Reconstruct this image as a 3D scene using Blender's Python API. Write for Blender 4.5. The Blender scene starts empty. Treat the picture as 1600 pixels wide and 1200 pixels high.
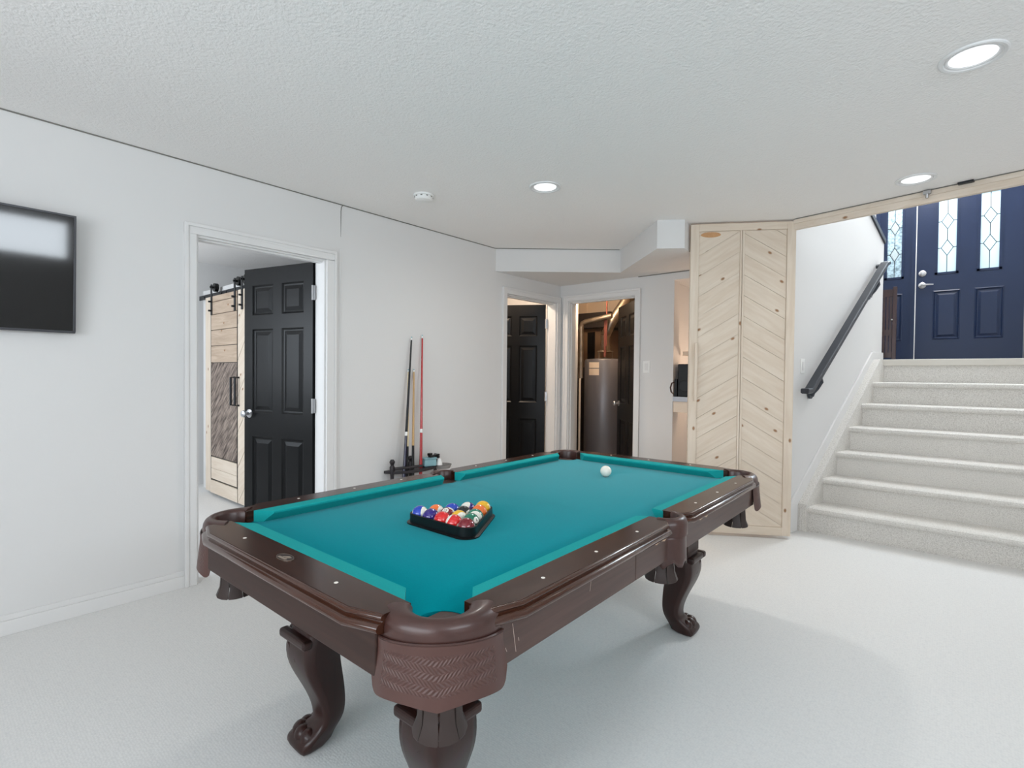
import bpy, bmesh, math, random
from math import sin, cos, pi, radians as R
from mathutils import Vector, Matrix
random.seed(7)
S = bpy.context.scene
COL = S.collection

# ------------------------------------------------------------------ camera, world, exposure
cam_d = bpy.data.cameras.new('camera')
cam = bpy.data.objects.new('camera', cam_d)
COL.objects.link(cam)
cam_d.sensor_width = 36.0
cam_d.sensor_fit = 'HORIZONTAL'
cam_d.lens = 807.62 * 36 / 1600
cam_d.clip_start = 0.05
cam.matrix_world = Matrix(((0.7568, -0.0192, 0.6533, 0), (0.6535, 0.0070, -0.7569, 0), (0.0099, 0.9998, 0.0179, 1.235), (0, 0, 0, 1)))
S.camera = cam
S.view_settings.view_transform = 'Standard'
S.view_settings.look = 'None'
S.view_settings.gamma = 1.0
S.view_settings.use_curve_mapping = False
S.view_settings.exposure = -0.17
S.cycles.max_bounces = 10
S.cycles.diffuse_bounces = 7
S.cycles.caustics_reflective = False
S.cycles.caustics_refractive = False
S.cycles.sample_clamp_indirect = 6.0

world = bpy.data.worlds.new('sky')
S.world = world
world.use_nodes = True
bg = world.node_tree.nodes['Background']
bg.inputs[0].default_value = (0.95, 0.97, 1.0, 1)
bg.inputs[1].default_value = 1.0


def light(name, kind, loc, power, color=(1, 1, 1), size=None, size_y=None, aim=None, radius=None, spread=None):
    d = bpy.data.lights.new(name, kind)
    d.energy = power
    d.color = color
    if kind == 'AREA':
        d.shape = 'RECTANGLE' if size_y else 'DISK'
        d.size = size
        if size_y:
            d.size_y = size_y
        if spread:
            d.spread = spread
    elif radius:
        d.shadow_soft_size = radius
    o = bpy.data.objects.new(name, d)
    COL.objects.link(o)
    o.location = loc
    if aim:
        o.rotation_euler = (Vector(aim) - Vector(loc)).to_track_quat('-Z', 'Y').to_euler()
    return o


DAY = (0.985, 0.962, 0.96)
# daylight coming in through the windows of the room (right-hand wall and the wall behind the camera)
light('daylight_side_window', 'AREA', (2.46, 0.2, 2.06), 84, DAY, 2.3, 0.56, aim=(-3, 0.4, 1.5))
light('daylight_rear_window', 'AREA', (-0.6, -2.1, 1.45), 104, DAY, 3.0, 1.3, aim=(-0.6, 0.6, 2.6))
# daylight outside the entry door and sidelite, plus two unseen lamps added to fill
light('daylight_entry', 'AREA', (-0.05, 8.25, 2.9), 3.4, (.9, .96, 1), 1.7, 1.3, aim=(-0.05, 4, 2.9))
light('added_transom_fill', 'AREA', (0.0, 8.0, 3.85), 195, (.92, .965, 1.0), 1.6, 0.48, aim=(-0.2, 5, 2.2))  # unseen transom source added to brighten the stairwell walls
light('added_entry_fill', 'POINT', (-0.3, 6.9, 3.95), 84, (1, .98, .96), radius=.12)  # no fixture here; point light added to lift the foyer
# bedroom window on the far side of the left wall
light('daylight_bedroom', 'AREA', (-4.7, -0.95, 1.55), 62, (0.82, 0.91, 1.0), 1.8, 1.1, aim=(-5.0, 2, 1.3))
# warm ceiling bulbs of the back rooms
WARM = (1.0, 0.74, 0.50)
light('bulb_utility', 'POINT', (-3.22, 4.98, 2.30), 36, WARM, radius=0.06)
light('bulb_bathroom', 'POINT', (-3.85, 3.95, 2.28), 30, (1.0, 0.80, 0.62), radius=0.08)
light('bulb_niche', 'POINT', (-1.45, 5.1, 1.32), 9, (1.0, .72, .52), radius=.06)


# ------------------------------------------------------------------ materials
def lin(c):
    return tuple((x / 12.92 if x <= 0.04045 else ((x + 0.055) / 1.055) ** 2.4) for x in [v / 255 for v in c])


def mat(name, col, rough=0.5, metal=0.0, spec=0.5, bump=None, var=None, coat=0.0, stretch=None, sheen=0.0, rot=None, detail=4):
    """col in sRGB 0..255; bump = (scale, strength, distance); var = (scale, colour2 sRGB, contrast)."""
    m = bpy.data.materials.new(name)
    m.use_nodes = True
    nt = m.node_tree
    p = nt.nodes['Principled BSDF']
    p.inputs['Base Color'].default_value = (*lin(col), 1)
    p.inputs['Roughness'].default_value = rough
    p.inputs['Metallic'].default_value = metal
    p.inputs['Specular IOR Level'].default_value = spec
    if coat:
        p.inputs['Coat Weight'].default_value = coat
        p.inputs['Coat Roughness'].default_value = 0.12
    if sheen:
        p.inputs['Sheen Weight'].default_value = sheen
        p.inputs['Sheen Roughness'].default_value = 0.22
    tc = nt.nodes.new('ShaderNodeTexCoord')
    vec = tc.outputs['Object']
    if stretch or rot:
        mp = nt.nodes.new('ShaderNodeMapping')
        if stretch:
            mp.inputs['Scale'].default_value = stretch
        if rot:
            mp0 = nt.nodes.new('ShaderNodeMapping')
            mp0.inputs['Rotation'].default_value = rot
            nt.links.new(vec, mp0.inputs['Vector'])
            vec = mp0.outputs['Vector']
        nt.links.new(vec, mp.inputs['Vector'])
        vec = mp.outputs['Vector']
    if var:
        n = nt.nodes.new('ShaderNodeTexNoise')
        n.inputs['Scale'].default_value = var[0]
        n.inputs['Detail'].default_value = detail
        nt.links.new(vec, n.inputs['Vector'])
        cr = nt.nodes.new('ShaderNodeValToRGB')
        w = 0.5 - 0.45 * (var[2] if len(var) > 2 else 0.5)
        cr.color_ramp.elements[0].position = w
        cr.color_ramp.elements[1].position = 1 - w
        cr.color_ramp.elements[0].color = (*lin(col), 1)
        cr.color_ramp.elements[1].color = (*lin(var[1]), 1)
        nt.links.new(n.outputs['Fac'], cr.inputs['Fac'])
        nt.links.new(cr.outputs['Color'], p.inputs['Base Color'])
    if bump:
        n2 = nt.nodes.new('ShaderNodeTexNoise')
        n2.inputs['Scale'].default_value = bump[0]
        n2.inputs['Detail'].default_value = 3
        nt.links.new(vec, n2.inputs['Vector'])
        b = nt.nodes.new('ShaderNodeBump')
        b.inputs['Strength'].default_value = bump[1]
        b.inputs['Distance'].default_value = bump[2]
        nt.links.new(n2.outputs['Fac'], b.inputs['Height'])
        nt.links.new(b.outputs['Normal'], p.inputs['Normal'])
    return m


def emit(name, col, strength):
    m = bpy.data.materials.new(name)
    m.use_nodes = True
    p = m.node_tree.nodes['Principled BSDF']
    p.inputs['Base Color'].default_value = (*lin(col), 1)
    p.inputs['Emission Color'].default_value = (*lin(col), 1)
    p.inputs['Emission Strength'].default_value = strength
    return m


def glass_mat(name, tint, translucent, bump=None):
    m = bpy.data.materials.new(name)
    m.use_nodes = True
    nt = m.node_tree
    nt.nodes.remove(nt.nodes['Principled BSDF'])
    out = nt.nodes['Material Output']
    tr = nt.nodes.new('ShaderNodeBsdfTransparent')
    tr.inputs[0].default_value = (*lin(tint), 1)
    tl = nt.nodes.new('ShaderNodeBsdfTranslucent')
    tl.inputs[0].default_value = (*lin(tint), 1)
    gl = nt.nodes.new('ShaderNodeBsdfGlossy')
    gl.inputs['Roughness'].default_value = 0.08
    m1 = nt.nodes.new('ShaderNodeMixShader')
    m1.inputs[0].default_value = translucent
    nt.links.new(tr.outputs[0], m1.inputs[1])
    nt.links.new(tl.outputs[0], m1.inputs[2])
    m2 = nt.nodes.new('ShaderNodeMixShader')
    m2.inputs[0].default_value = 0.05
    nt.links.new(m1.outputs[0], m2.inputs[1])
    nt.links.new(gl.outputs[0], m2.inputs[2])
    if bump:
        tc = nt.nodes.new('ShaderNodeTexCoord')
        n = nt.nodes.new('ShaderNodeTexVoronoi')
        n.inputs['Scale'].default_value = bump
        nt.links.new(tc.outputs['Object'], n.inputs['Vector'])
        cr = nt.nodes.new('ShaderNodeValToRGB')
        cr.color_ramp.elements[0].color = (*lin(tint), 1)
        cr.color_ramp.elements[1].color = (*lin((150, 165, 170)), 1)
        cr.color_ramp.elements[0].position = 0.35
        cr.color_ramp.elements[1].position = 0.9
        nt.links.new(n.outputs['Distance'], cr.inputs['Fac'])
        nt.links.new(cr.outputs['Color'], tl.inputs[0])
    nt.links.new(m2.outputs[0], out.inputs[0])
    return m


def carpet_mat(name, c1, c2, scale, bstr, bdist, flecks=0.5, ribs=None):
    m = bpy.data.materials.new(name)
    m.use_nodes = True
    nt = m.node_tree
    p = nt.nodes['Principled BSDF']
    p.inputs['Roughness'].default_value = 1.0
    p.inputs['Specular IOR Level'].default_value = 0.1
    tc = nt.nodes.new('ShaderNodeTexCoord')
    v = nt.nodes.new('ShaderNodeTexVoronoi')
    v.inputs['Scale'].default_value = scale
    v.inputs['Randomness'].default_value = 0.55
    if ribs:
        mp = nt.nodes.new('ShaderNodeMapping')
        mp.inputs['Scale'].default_value = ribs
        nt.links.new(tc.outputs['Object'], mp.inputs['Vector'])
        nt.links.new(mp.outputs['Vector'], v.inputs['Vector'])
    else:
        nt.links.new(tc.outputs['Object'], v.inputs['Vector'])
    n = nt.nodes.new('ShaderNodeTexNoise')
    n.inputs['Scale'].default_value = scale * 0.6
    n.inputs['Detail'].default_value = 2
    nt.links.new(tc.outputs['Object'], n.inputs['Vector'])
    mx = nt.nodes.new('ShaderNodeMath')
    mx.operation = 'MULTIPLY'
    nt.links.new(v.outputs['Distance'], mx.inputs[0])
    nt.links.new(n.outputs['Fac'], mx.inputs[1])
    cr = nt.nodes.new('ShaderNodeValToRGB')
    cr.color_ramp.elements[0].color = (*lin(c1), 1)
    cr.color_ramp.elements[1].color = (*lin(c2), 1)
    cr.color_ramp.elements[0].position = 0.12
    cr.color_ramp.elements[1].position = 0.12 + flecks
    nt.links.new(mx.outputs[0], cr.inputs['Fac'])
    nt.links.new(cr.outputs['Color'], p.inputs['Base Color'])
    b = nt.nodes.new('ShaderNodeBump')
    b.invert = True
    b.inputs['Strength'].default_value = bstr
    b.inputs['Distance'].default_value = bdist
    nt.links.new(v.outputs['Distance'], b.inputs['Height'])
    nt.links.new(b.outputs['Normal'], p.inputs['Normal'])
    return m


def pine_mat(name, angle, light_c=(222, 209, 193), dark_c=(209, 192, 173)):
    """pale pine; grain runs along local X rotated by angle in the X-Z plane; knots from a sparse voronoi."""
    m = bpy.data.materials.new(name)
    m.use_nodes = True
    nt = m.node_tree
    p = nt.nodes['Principled BSDF']
    p.inputs['Roughness'].default_value = 0.55
    p.inputs['Specular IOR Level'].default_value = 0.3
    tc = nt.nodes.new('ShaderNodeTexCoord')
    oi = nt.nodes.new('ShaderNodeObjectInfo')
    ad = nt.nodes.new('ShaderNodeVectorMath')
    ad.operation = 'MULTIPLY_ADD'
    nt.links.new(oi.outputs['Random'], ad.inputs[0])
    ad.inputs[1].default_value = (7, 3, 11)
    nt.links.new(tc.outputs['Object'], ad.inputs[2])
    r0 = nt.nodes.new('ShaderNodeMapping')
    r0.inputs['Rotation'].default_value = (0, angle, 0)
    nt.links.new(ad.outputs[0], r0.inputs['Vector'])
    st = nt.nodes.new('ShaderNodeMapping')
    st.inputs['Scale'].default_value = (1.3, 13, 13)
    nt.links.new(r0.outputs[0], st.inputs['Vector'])
    n = nt.nodes.new('ShaderNodeTexNoise')
    n.inputs['Scale'].default_value = 2.2
    n.inputs['Detail'].default_value = 5
    n.inputs['Distortion'].default_value = 0.9
    nt.links.new(st.outputs[0], n.inputs['Vector'])
    cr = nt.nodes.new('ShaderNodeValToRGB')
    cr.color_ramp.elements[0].position = 0.3
    cr.color_ramp.elements[1].position = 0.75
    cr.color_ramp.elements[0].color = (*lin(light_c), 1)
    cr.color_ramp.elements[1].color = (*lin(dark_c), 1)
    nt.links.new(n.outputs['Fac'], cr.inputs['Fac'])
    kv = nt.nodes.new('ShaderNodeMapping')
    kv.inputs['Scale'].default_value = (2.2, 0, 3.6)
    k0 = nt.nodes.new('ShaderNodeMapping')
    k0.inputs['Rotation'].default_value = (pi / 2, 0, 0)
    nt.links.new(r0.outputs[0], kv.inputs['Vector'])
    vo = nt.nodes.new('ShaderNodeTexVoronoi')
    vo.voronoi_dimensions = '2D'
    vo.inputs['Scale'].default_value = 1.0
    nt.links.new(kv.outputs[0], k0.inputs['Vector'])
    nt.links.new(k0.outputs[0], vo.inputs['Vector'])
    kr = nt.nodes.new('ShaderNodeValToRGB')
    kr.color_ramp.elements[0].position = 0.02
    kr.color_ramp.elements[1].position = 0.045
    kr.color_ramp.elements[0].color = (1, 1, 1, 1)
    kr.color_ramp.elements[1].color = (0, 0, 0, 1)
    nt.links.new(vo.outputs['Distance'], kr.inputs['Fac'])
    mx = nt.nodes.new('ShaderNodeMix')
    mx.data_type = 'RGBA'
    nt.links.new(kr.outputs['Color'], mx.inputs['Factor'])
    nt.links.new(cr.outputs['Color'], mx.inputs['A'])
    mx.inputs['B'].default_value = (*lin((150, 112, 80)), 1)
    nt.links.new(mx.outputs['Result'], p.inputs['Base Color'])
    return m


M = {}
M['wall'] = mat('wall_paint', (219, 218, 217), 0.75, bump=(90, 0.08, 0.004))
M['trim'] = mat('white_trim_paint', (223, 222, 221), 0.45)
M['ceil'] = mat('textured_ceiling_paint', (240, 238, 236), 0.9, bump=(85, 0.5, 0.008))
M['gap'] = mat('shadow_gap_caulk', (120, 118, 112), 0.9)
M['carpet'] = carpet_mat('pale_carpet', (222, 221, 219), (204, 204, 204), 120, 0.22, 0.004, 0.7)
M['stair'] = carpet_mat('berber_carpet', (232, 229, 224), (176, 171, 164), 230, 0.45, 0.005, 0.45)
M['cloth'] = mat('teal_cloth', (0, 134, 145), 0.9, spec=0.0, var=(260, (0, 140, 152), 0.6), sheen=0.6)
M['cushion'] = mat('teal_cushion_cloth_lit', (24, 150, 150), 0.9, spec=0.12, var=(260, (26, 158, 158), 0.6), sheen=0.06)  # lighter than the bed cloth: light on the cushion tops is in the colour
M['wood_u'] = mat('dark_wood_long', (66, 37, 25), 0.24, var=(3, (40, 21, 14), 0.5), stretch=(1.2, 26, 26), spec=.26, coat=0.16)
M['wood_v'] = mat('dark_wood_cross', (66, 37, 25), 0.24, var=(3, (40, 21, 14), 0.5), stretch=(26, 1.2, 26), spec=.26, coat=0.16)
M['mold'] = mat('polished_dark_moulding', (64, 35, 23), 0.2, spec=.35, coat=0.55)
M['apron_u_lit'] = mat('dark_wood_apron_long_lit', (84, 60, 53), 0.40, var=(3, (60, 41, 36), 0.6), stretch=(1.2, 26, 26), spec=.4, coat=0.15)  # same wood as the end aprons, lightened to paint in side light
M['apron_v_shaded'] = mat('dark_wood_apron_cross_shaded', (62, 42, 36), 0.45, var=(3, (46, 30, 25), 0.6), stretch=(26, 1.2, 26), spec=.25, coat=0.0)  # same wood as the side aprons, darkened to paint in shade
M['leg'] = mat('dark_carved_wood', (54, 28, 23), 0.34, spec=.35, var=(4, (34, 17, 14), 0.9), stretch=(18, 18, 1.5), coat=0.12)
M['leather'] = mat('brown_leather', (74, 46, 40), 0.36, var=(30, (58, 35, 31), 0.8), bump=(220, 0.15, 0.001), coat=0.1)
M['net'] = mat('dark_pocket_leather', (50, 36, 32), 0.5)
M['scuff'] = mat('pale_scuffed_wood', (196, 170, 142), 0.6)
M['scratch'] = mat('fine_pale_scratch', (176, 158, 148), 0.6)
M['sight'] = mat('pearl_inlay', (232, 226, 216), 0.3)
M['black'] = mat('black_plastic', (12, 12, 13), 0.35, spec=.35)
M['blackmetal'] = mat('black_steel', (34, 36, 40), 0.45, metal=0.3)
M['blackpaint'] = mat('black_door_paint', (5, 6, 8), 0.34, spec=.2, bump=(60, 0.10, 0.002), stretch=(6, 6, 0.7))
M['navy'] = mat('navy_door_paint', (24, 38, 66), 0.36, spec=.35)
M['chrome'] = mat('brushed_nickel', (190, 190, 192), 0.3, metal=1.0)
M['screen'] = mat('tv_screen_glass', (5, 5, 6), 0.06, spec=0.6)
M['bezel'] = mat('tv_bezel', (62, 62, 66), 0.35, metal=0.4)
M['white'] = mat('white_plastic', (236, 236, 234), 0.35)
M['lampglass'] = emit('lamp_diffuser', (250, 252, 255), 1.0)
M['lamptrim'] = mat('lamp_trim_paint', (225, 225, 225), 0.4)
M['tank'] = mat('grey_tank_enamel', (104, 102, 107), 0.34, metal=0.25)
M['galv'] = mat('galvanised_metal', (176, 160, 142), 0.38, metal=0.9, var=(12, (120, 108, 96), 0.7))
M['dkmetal'] = mat('dark_sheet_metal', (46, 40, 38), 0.5, metal=0.3)
M['paper'] = mat('paper_label', (214, 196, 176), 0.7)
M['red'] = mat('red_lacquer', (176, 36, 40), 0.25, coat=0.4)
M['cream'] = mat('maple_shaft', (226, 208, 168), 0.35)
M['tan'] = mat('tan_shaft', (194, 158, 108), 0.35)
M['midnight'] = mat('midnight_blue_lacquer', (30, 30, 58), 0.25, coat=0.4)
M['rackwood'] = mat('dark_stained_rack_wood', (38, 34, 38), 0.4)
M['bluebox'] = mat('pale_blue_plastic', (136, 178, 186), 0.5)
M['pewter'] = mat('grey_tray', (140, 136, 132), 0.5)
M['pine_v'] = pine_mat('pine_upright', pi / 2)
M['pine_h'] = pine_mat('pine_level', 0.0)
M['pine_up'] = pine_mat('pine_rising', R(32))
M['pine_dn'] = pine_mat('pine_falling', R(-32))
M['header'] = pine_mat('header_pine', 0.0, (226, 214, 200), (212, 196, 178))
M['plankgrey'] = pine_mat('weathered_light_plank', 0.0, (196, 176, 156), (170, 148, 128))
M['brownplank'] = mat('weathered_brown_plank', (60, 46, 40), 0.55, var=(3, (158, 142, 130), 0.35), stretch=(2, 2, 14), rot=(0, R(40), 0))
M['cherry'] = mat('dark_cherry_wood', (74, 48, 46), 0.35, var=(4, (50, 32, 34), 0.8), stretch=(14, 14, 1.2))
M['handrail'] = mat('black_painted_rail', (46, 50, 58), 0.34)
M['frost'] = glass_mat('frosted_glass', (226, 242, 248), 0.85)
M['pebble'] = glass_mat('pebbled_glass', (226, 240, 246), 0.85, bump=40)
M['clear'] = glass_mat('clear_glass', (240, 246, 250), 0.0)
M['lead'] = mat('lead_came', (70, 76, 82), 0.4, metal=0.6)
M['bevelglass'] = mat('bevelled_glass', (180, 196, 200), 0.15, spec=0.8)
M['counter'] = mat('grey_counter_top', (190, 196, 206), 0.4)
M['creamboard'] = mat('cream_painted_board', (230, 214, 196), 0.6)
M['nosing'] = mat('pale_nosing_paint', (208, 203, 194), 0.55)
M['tile'] = mat('foyer_floor', (150, 145, 138), 0.4)


# ------------------------------------------------------------------ mesh builder
class MB:
    def __init__(self):
        self.v = []
        self.f = []

    def add(self, vs, fs):
        o = len(self.v)
        self.v += [tuple(p) for p in vs]
        self.f += [tuple(i + o for i in f) for f in fs]
        return self

    def box(self, x0, x1, y0, y1, z0, z1):
        return self.add([(x0, y0, z0), (x1, y0, z0), (x1, y1, z0), (x0, y1, z0), (x0, y0, z1), (x1, y0, z1), (x1, y1, z1), (x0, y1, z1)],
                        [(3, 2, 1, 0), (4, 5, 6, 7), (0, 1, 5, 4), (1, 2, 6, 5), (2, 3, 7, 6), (3, 0, 4, 7)])

    def loft(self, rings, caps=True, closed=True):
        n = len(rings[0])
        vs = [p for r in rings for p in r]
        fs = []
        for i in range(len(rings) - 1):
            for j in range(n if closed else n - 1):
                a, b = i * n + j, i * n + (j + 1) % n
                fs.append((a, b, b + n, a + n))
        if caps:
            fs.append(tuple(range(n - 1, -1, -1)))
            fs.append(tuple(range((len(rings) - 1) * n, len(rings) * n)))
        return self.add(vs, fs)

    def prism(self, poly, z0, z1):
        return self.loft([[(x, y, z0) for x, y in poly], [(x, y, z1) for x, y in poly]])

    def slab(self, poly, fn, d0, d1):
        """poly in (a, b); fn(a, b, d) -> xyz; extrude from d0 to d1"""
        return self.loft([[fn(a, b, d0) for a, b in poly], [fn(a, b, d1) for a, b in poly]])

    def cyl(self, p0, p1, r0, r1=None, n=16, caps=True):
        r1 = r0 if r1 is None else r1
        p0, p1 = Vector(p0), Vector(p1)
        return self.tube([p0, p1], [r0, r1], n, caps)

    def tube(self, pts, r, n=10, caps=True):
        pts = [Vector(p) for p in pts]
        rs = r if isinstance(r, (list, tuple)) else [r] * len(pts)
        rings = []
        ref = None
        for i, p in enumerate(pts):
            t = (pts[min(i + 1, len(pts) - 1)] - pts[max(i - 1, 0)]).normalized()
            if ref is None:
                ref = t.orthogonal().normalized()
            ref = (ref - t * ref.dot(t)).normalized()
            b = t.cross(ref)
            rings.append([tuple(p + (ref * cos(2 * pi * k / n) + b * sin(2 * pi * k / n)) * rs[i]) for k in range(n)])
        return self.loft(rings, caps)

    def lathe(self, prof, n=24, c=(0, 0, 0), caps=False):
        rings = [[(c[0] + r * cos(2 * pi * k / n), c[1] + r * sin(2 * pi * k / n), c[2] + z) for k in range(n)] for r, z in prof]
        return self.loft(rings, caps)

    def sphere(self, c, r, n=20, m=12, sq=(1, 1, 1)):
        prof = [(max(1e-4, r * sin(pi * i / m)), -r * cos(pi * i / m)) for i in range(m + 1)]
        rings = [[(c[0] + a * cos(2 * pi * k / n) * sq[0], c[1] + a * sin(2 * pi * k / n) * sq[1], c[2] + z * sq[2]) for k in range(n)] for a, z in prof]
        return self.loft(rings)

    def obj(self, name, material, parent=None, smooth=False, bevel=0.0, seg=2, kind=None, ang=35):
        me = bpy.data.meshes.new(name)
        bm = bmesh.new()
        vs = [bm.verts.new(p) for p in self.v]
        for f in self.f:
            try:
                bm.faces.new([vs[i] for i in f])
            except ValueError:
                pass
        bmesh.ops.remove_doubles(bm, verts=bm.verts, dist=1e-6)
        bmesh.ops.recalc_face_normals(bm, faces=bm.faces)
        bm.to_mesh(me)
        bm.free()
        if smooth:
            me.shade_smooth()
            me.set_sharp_from_angle(angle=R(ang))
        me.materials.append(material)
        o = bpy.data.objects.new(name, me)
        COL.objects.link(o)
        if parent:
            o.parent = parent
        if bevel:
            b = o.modifiers.new('bevel', 'BEVEL')
            b.width = bevel
            b.segments = seg
            b.limit_method = 'ANGLE'
            b.angle_limit = R(40)
        if kind:
            o['kind'] = kind
        return o


def tag(o, label, cat, group=None, kind=None):
    o['label'] = label
    o['category'] = cat
    if group:
        o['group'] = group
    if kind:
        o['kind'] = kind
    return o


def thing(name, label, cat, loc=(0, 0, 0), rotz=0.0, group=None, kind=None):
    o = bpy.data.objects.new(name, None)
    COL.objects.link(o)
    o.location = loc
    o.rotation_euler = (0, 0, rotz)
    o.empty_display_size = 0.1
    return tag(o, label, cat, group, kind)


def dup(root, loc, rotz=None, label=None):
    r = root.copy()
    COL.objects.link(r)
    r.location = loc
    if rotz is not None:
        r.rotation_euler = (0, 0, rotz)
    if label:
        r['label'] = label
    for ch in list(root.children):
        c = ch.copy()
        COL.objects.link(c)
        c.parent = r
        for g in list(ch.children):
            d = g.copy()
            COL.objects.link(d)
            d.parent = c
    return r


def struct(name, mb, m, label, cat, **kw):
    return tag(mb.obj(name, m, **kw), label, cat, kind='structure')


# ------------------------------------------------------------------ room shell
WL, WB, CH = -3.335, 4.667, 2.43
XR, YR = 2.3, -1.85
HA = R(-10)                                   # direction of the beam over the stair opening
HP = Vector((-0.955, 4.39, 0))
H1 = Vector((cos(HA), sin(HA), 0))
H2 = Vector((-sin(HA), cos(HA), 0))


def hx(a, b, z):
    p = HP + H1 * a + H2 * b
    return (p.x, p.y, z)


def sw(t, off, z):
    """point beside the slightly splayed left wall of the stair flight; t is the y coordinate"""
    return (-0.975 + 0.215 * (t - 4.66) + off, t - 0.215 * off, z)


fl = MB().prism([(-6.5, -1.9), (2.4, -1.9), (2.4, 6.8), (-6.5, 6.8)], -0.1, 0)
struct('floor', fl, M['carpet'], 'pale cream cut pile carpet across the whole basement floor', 'floor')

e_r = HP + H1 * 3.35
ceil = MB().prism([(-6.5, -1.9), (2.4, -1.9), (e_r.x, e_r.y), (-0.955, 4.39), (-1.03, 4.667), (-1.03, 6.8), (-6.5, 6.8)], CH, CH + 0.25)
struct('ceiling', ceil, M['ceil'], 'white knockdown textured ceiling over the billiard room', 'ceiling')

D1 = (1.068, 1.876, 2.022)
D2 = (3.765, 4.592, 2.022)
D3 = (-3.222, -2.425, 2.036)
w = MB()
for y0, y1 in ((-1.9, D1[0]), (D1[1], D2[0]), (D2[1], 4.787)):
    w.box(WL - 0.12, WL, y0, y1, 0, CH)
w.box(WL - 0.12, WL, D1[0], D1[1], D1[2], CH).box(WL - 0.12, WL, D2[0], D2[1], D2[2], CH)
struct('wall_left', w, M['wall'], 'white long wall with the television and two doorways', 'wall')

NX0, NX1, NZ = -2.03, -1.22, 2.14
w = MB()
for x0, x1 in ((WL, D3[0]), (D3[1], NX0), (NX1, -1.0)):
    w.box(x0, x1, WB, WB + 0.12, 0, CH)
w.box(D3[0], D3[1], WB, WB + 0.12, D3[2], CH).box(NX0, NX1, WB, WB + 0.12, NZ, CH)
struct('wall_back', w, M['wall'], 'white end wall with the utility doorway and shelf niche', 'wall')
w = MB().box(NX0 - 0.08, NX0 - .06, WB + 0.12, 5.2, 0, NZ + .05).box(NX1, NX1 + 0.05, WB + 0.12, 5.2, 0, NZ).box(NX0 - 0.08, NX1 + 0.05, 5.2, 5.25, 0, NZ + 0.05).box(NX0 - 0.06, NX1 + 0.05, WB + 0.12, 5.2, NZ, NZ + 0.05)
struct('wall_niche', w, M['wall'], 'recessed niche walls glowing warm behind the pine door', 'wall')

# side window wall and rear window wall (behind the camera)
w = MB()
WY = (-1.0, 1.36, 1.80, 2.34)
w.box(XR, XR + 0.12, -1.9, WY[0], 0, CH).box(XR, XR + 0.12, WY[1], 3.85, 0, CH).box(XR, XR + 0.12, WY[0], WY[1], 0, WY[2]).box(XR, XR + 0.12, WY[0], WY[1], WY[3], CH)
struct('wall_right', w, M['wall'], 'white wall with the high side window facing the television', 'wall')
w = MB()
WX = (-2.1, 0.9, 0.85, 2.15)
w.box(-3.46, WX[0], YR - 0.12, YR, 0, CH).box(WX[1], XR + 0.12, YR - 0.12, YR, 0, CH).box(WX[0], WX[1], YR - 0.12, YR, 0, WX[2]).box(WX[0], WX[1], YR - 0.12, YR, WX[3], CH)
struct('wall_rear', w, M['wall'], 'white wall with the wide window behind the viewer', 'wall')


def plain_window(name, label, fn, a0, a1, z0, z1):
    root = thing(name, label, 'window', kind='structure')
    f = MB()
    for b0, b1, c0, c1 in ((a0, a1, z0, z0 + .05), (a0, a1, z1 - .05, z1), (a0, a0 + .05, z0 + .05, z1 - .05), (a1 - .05, a1, z0 + .05, z1 - .05), ((a0 + a1) / 2 - .025, (a0 + a1) / 2 + .025, z0 + .05, z1 - .05)):
        f.slab([(b0, c0), (b1, c0), (b1, c1), (b0, c1)], fn, 0.03, 0.09)
    f.obj('window_frame', M['trim'], root)
    for b0, b1 in ((a0 + .05, (a0 + a1) / 2 - .025), ((a0 + a1) / 2 + .025, a1 - .05)):
        MB().slab([(b0, z0 + .05), (b1, z0 + .05), (b1, z1 - .05), (b0, z1 - .05)], fn, 0.056, 0.062).obj('pane', M['clear'], root)
    return root


plain_window('window_2', 'high white framed slider window in the side wall', lambda a, b, d: (XR + d, a, b), *WY)
plain_window('window_3', 'wide white framed window behind the viewer', lambda a, b, d: (a, YR - d, b), *WX)

# dropped bulkhead in the corner over the doorways
bk = MB().prism([(WL, 3.61), (-2.442, 4.386), (-1.768, 3.733), (-1.60, 3.852), (-1.72, WB), (WL, WB)], 2.213, CH)
struct('ceiling_bulkhead', bk, M['wall'], 'white angular dropped bulkhead above the corner doorways', 'bulkhead')

# dark hairline gaps along the left wall
struct('trim_1', MB().box(WL, WL + 0.004, -1.85, 3.60, CH - 0.006, CH), M['gap'], 'thin dark crack between left wall and ceiling', 'trim')
struct('trim_10', MB().tube([(WL, 2.003, CH - 0.004), (WL + .001, 1.992, CH - 0.02), (WL + .001, 1.989, CH - .05), (WL + .0005, 1.989, 2.2)], [0.0035, .0035, .003, .0008], 6), M['gap'], 'short dark crack at the top of the panel joint', 'trim')
struct('trim_2', MB().tube([(WL, 1.989, 2.12), (WL, 1.992, 0.05)], [0.004, 0.003], 6), M['trim'], 'vertical caulked panel joint beside the bedroom doorway', 'trim')
b_ = Vector((-2.442, 4.386)) - Vector((WL, 3.61))
struct('trim_3', MB().loft([[(WL + b_.x * t, 3.606 + b_.y * t, z) for z in (CH - .005, CH)] + [(WL + b_.x * t + .004, 3.601 + b_.y * t, z) for z in (CH, CH - .005)] for t in (0, .99)]), M['gap'], 'thin dark crack along the top of the bulkhead', 'trim')


struct('trim_11', MB().box(-2.40, -1.73, WB - .004, WB, 2.206, 2.213), M['gap'], 'thin dark crack where the bulkhead meets the end wall', 'trim')


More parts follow.
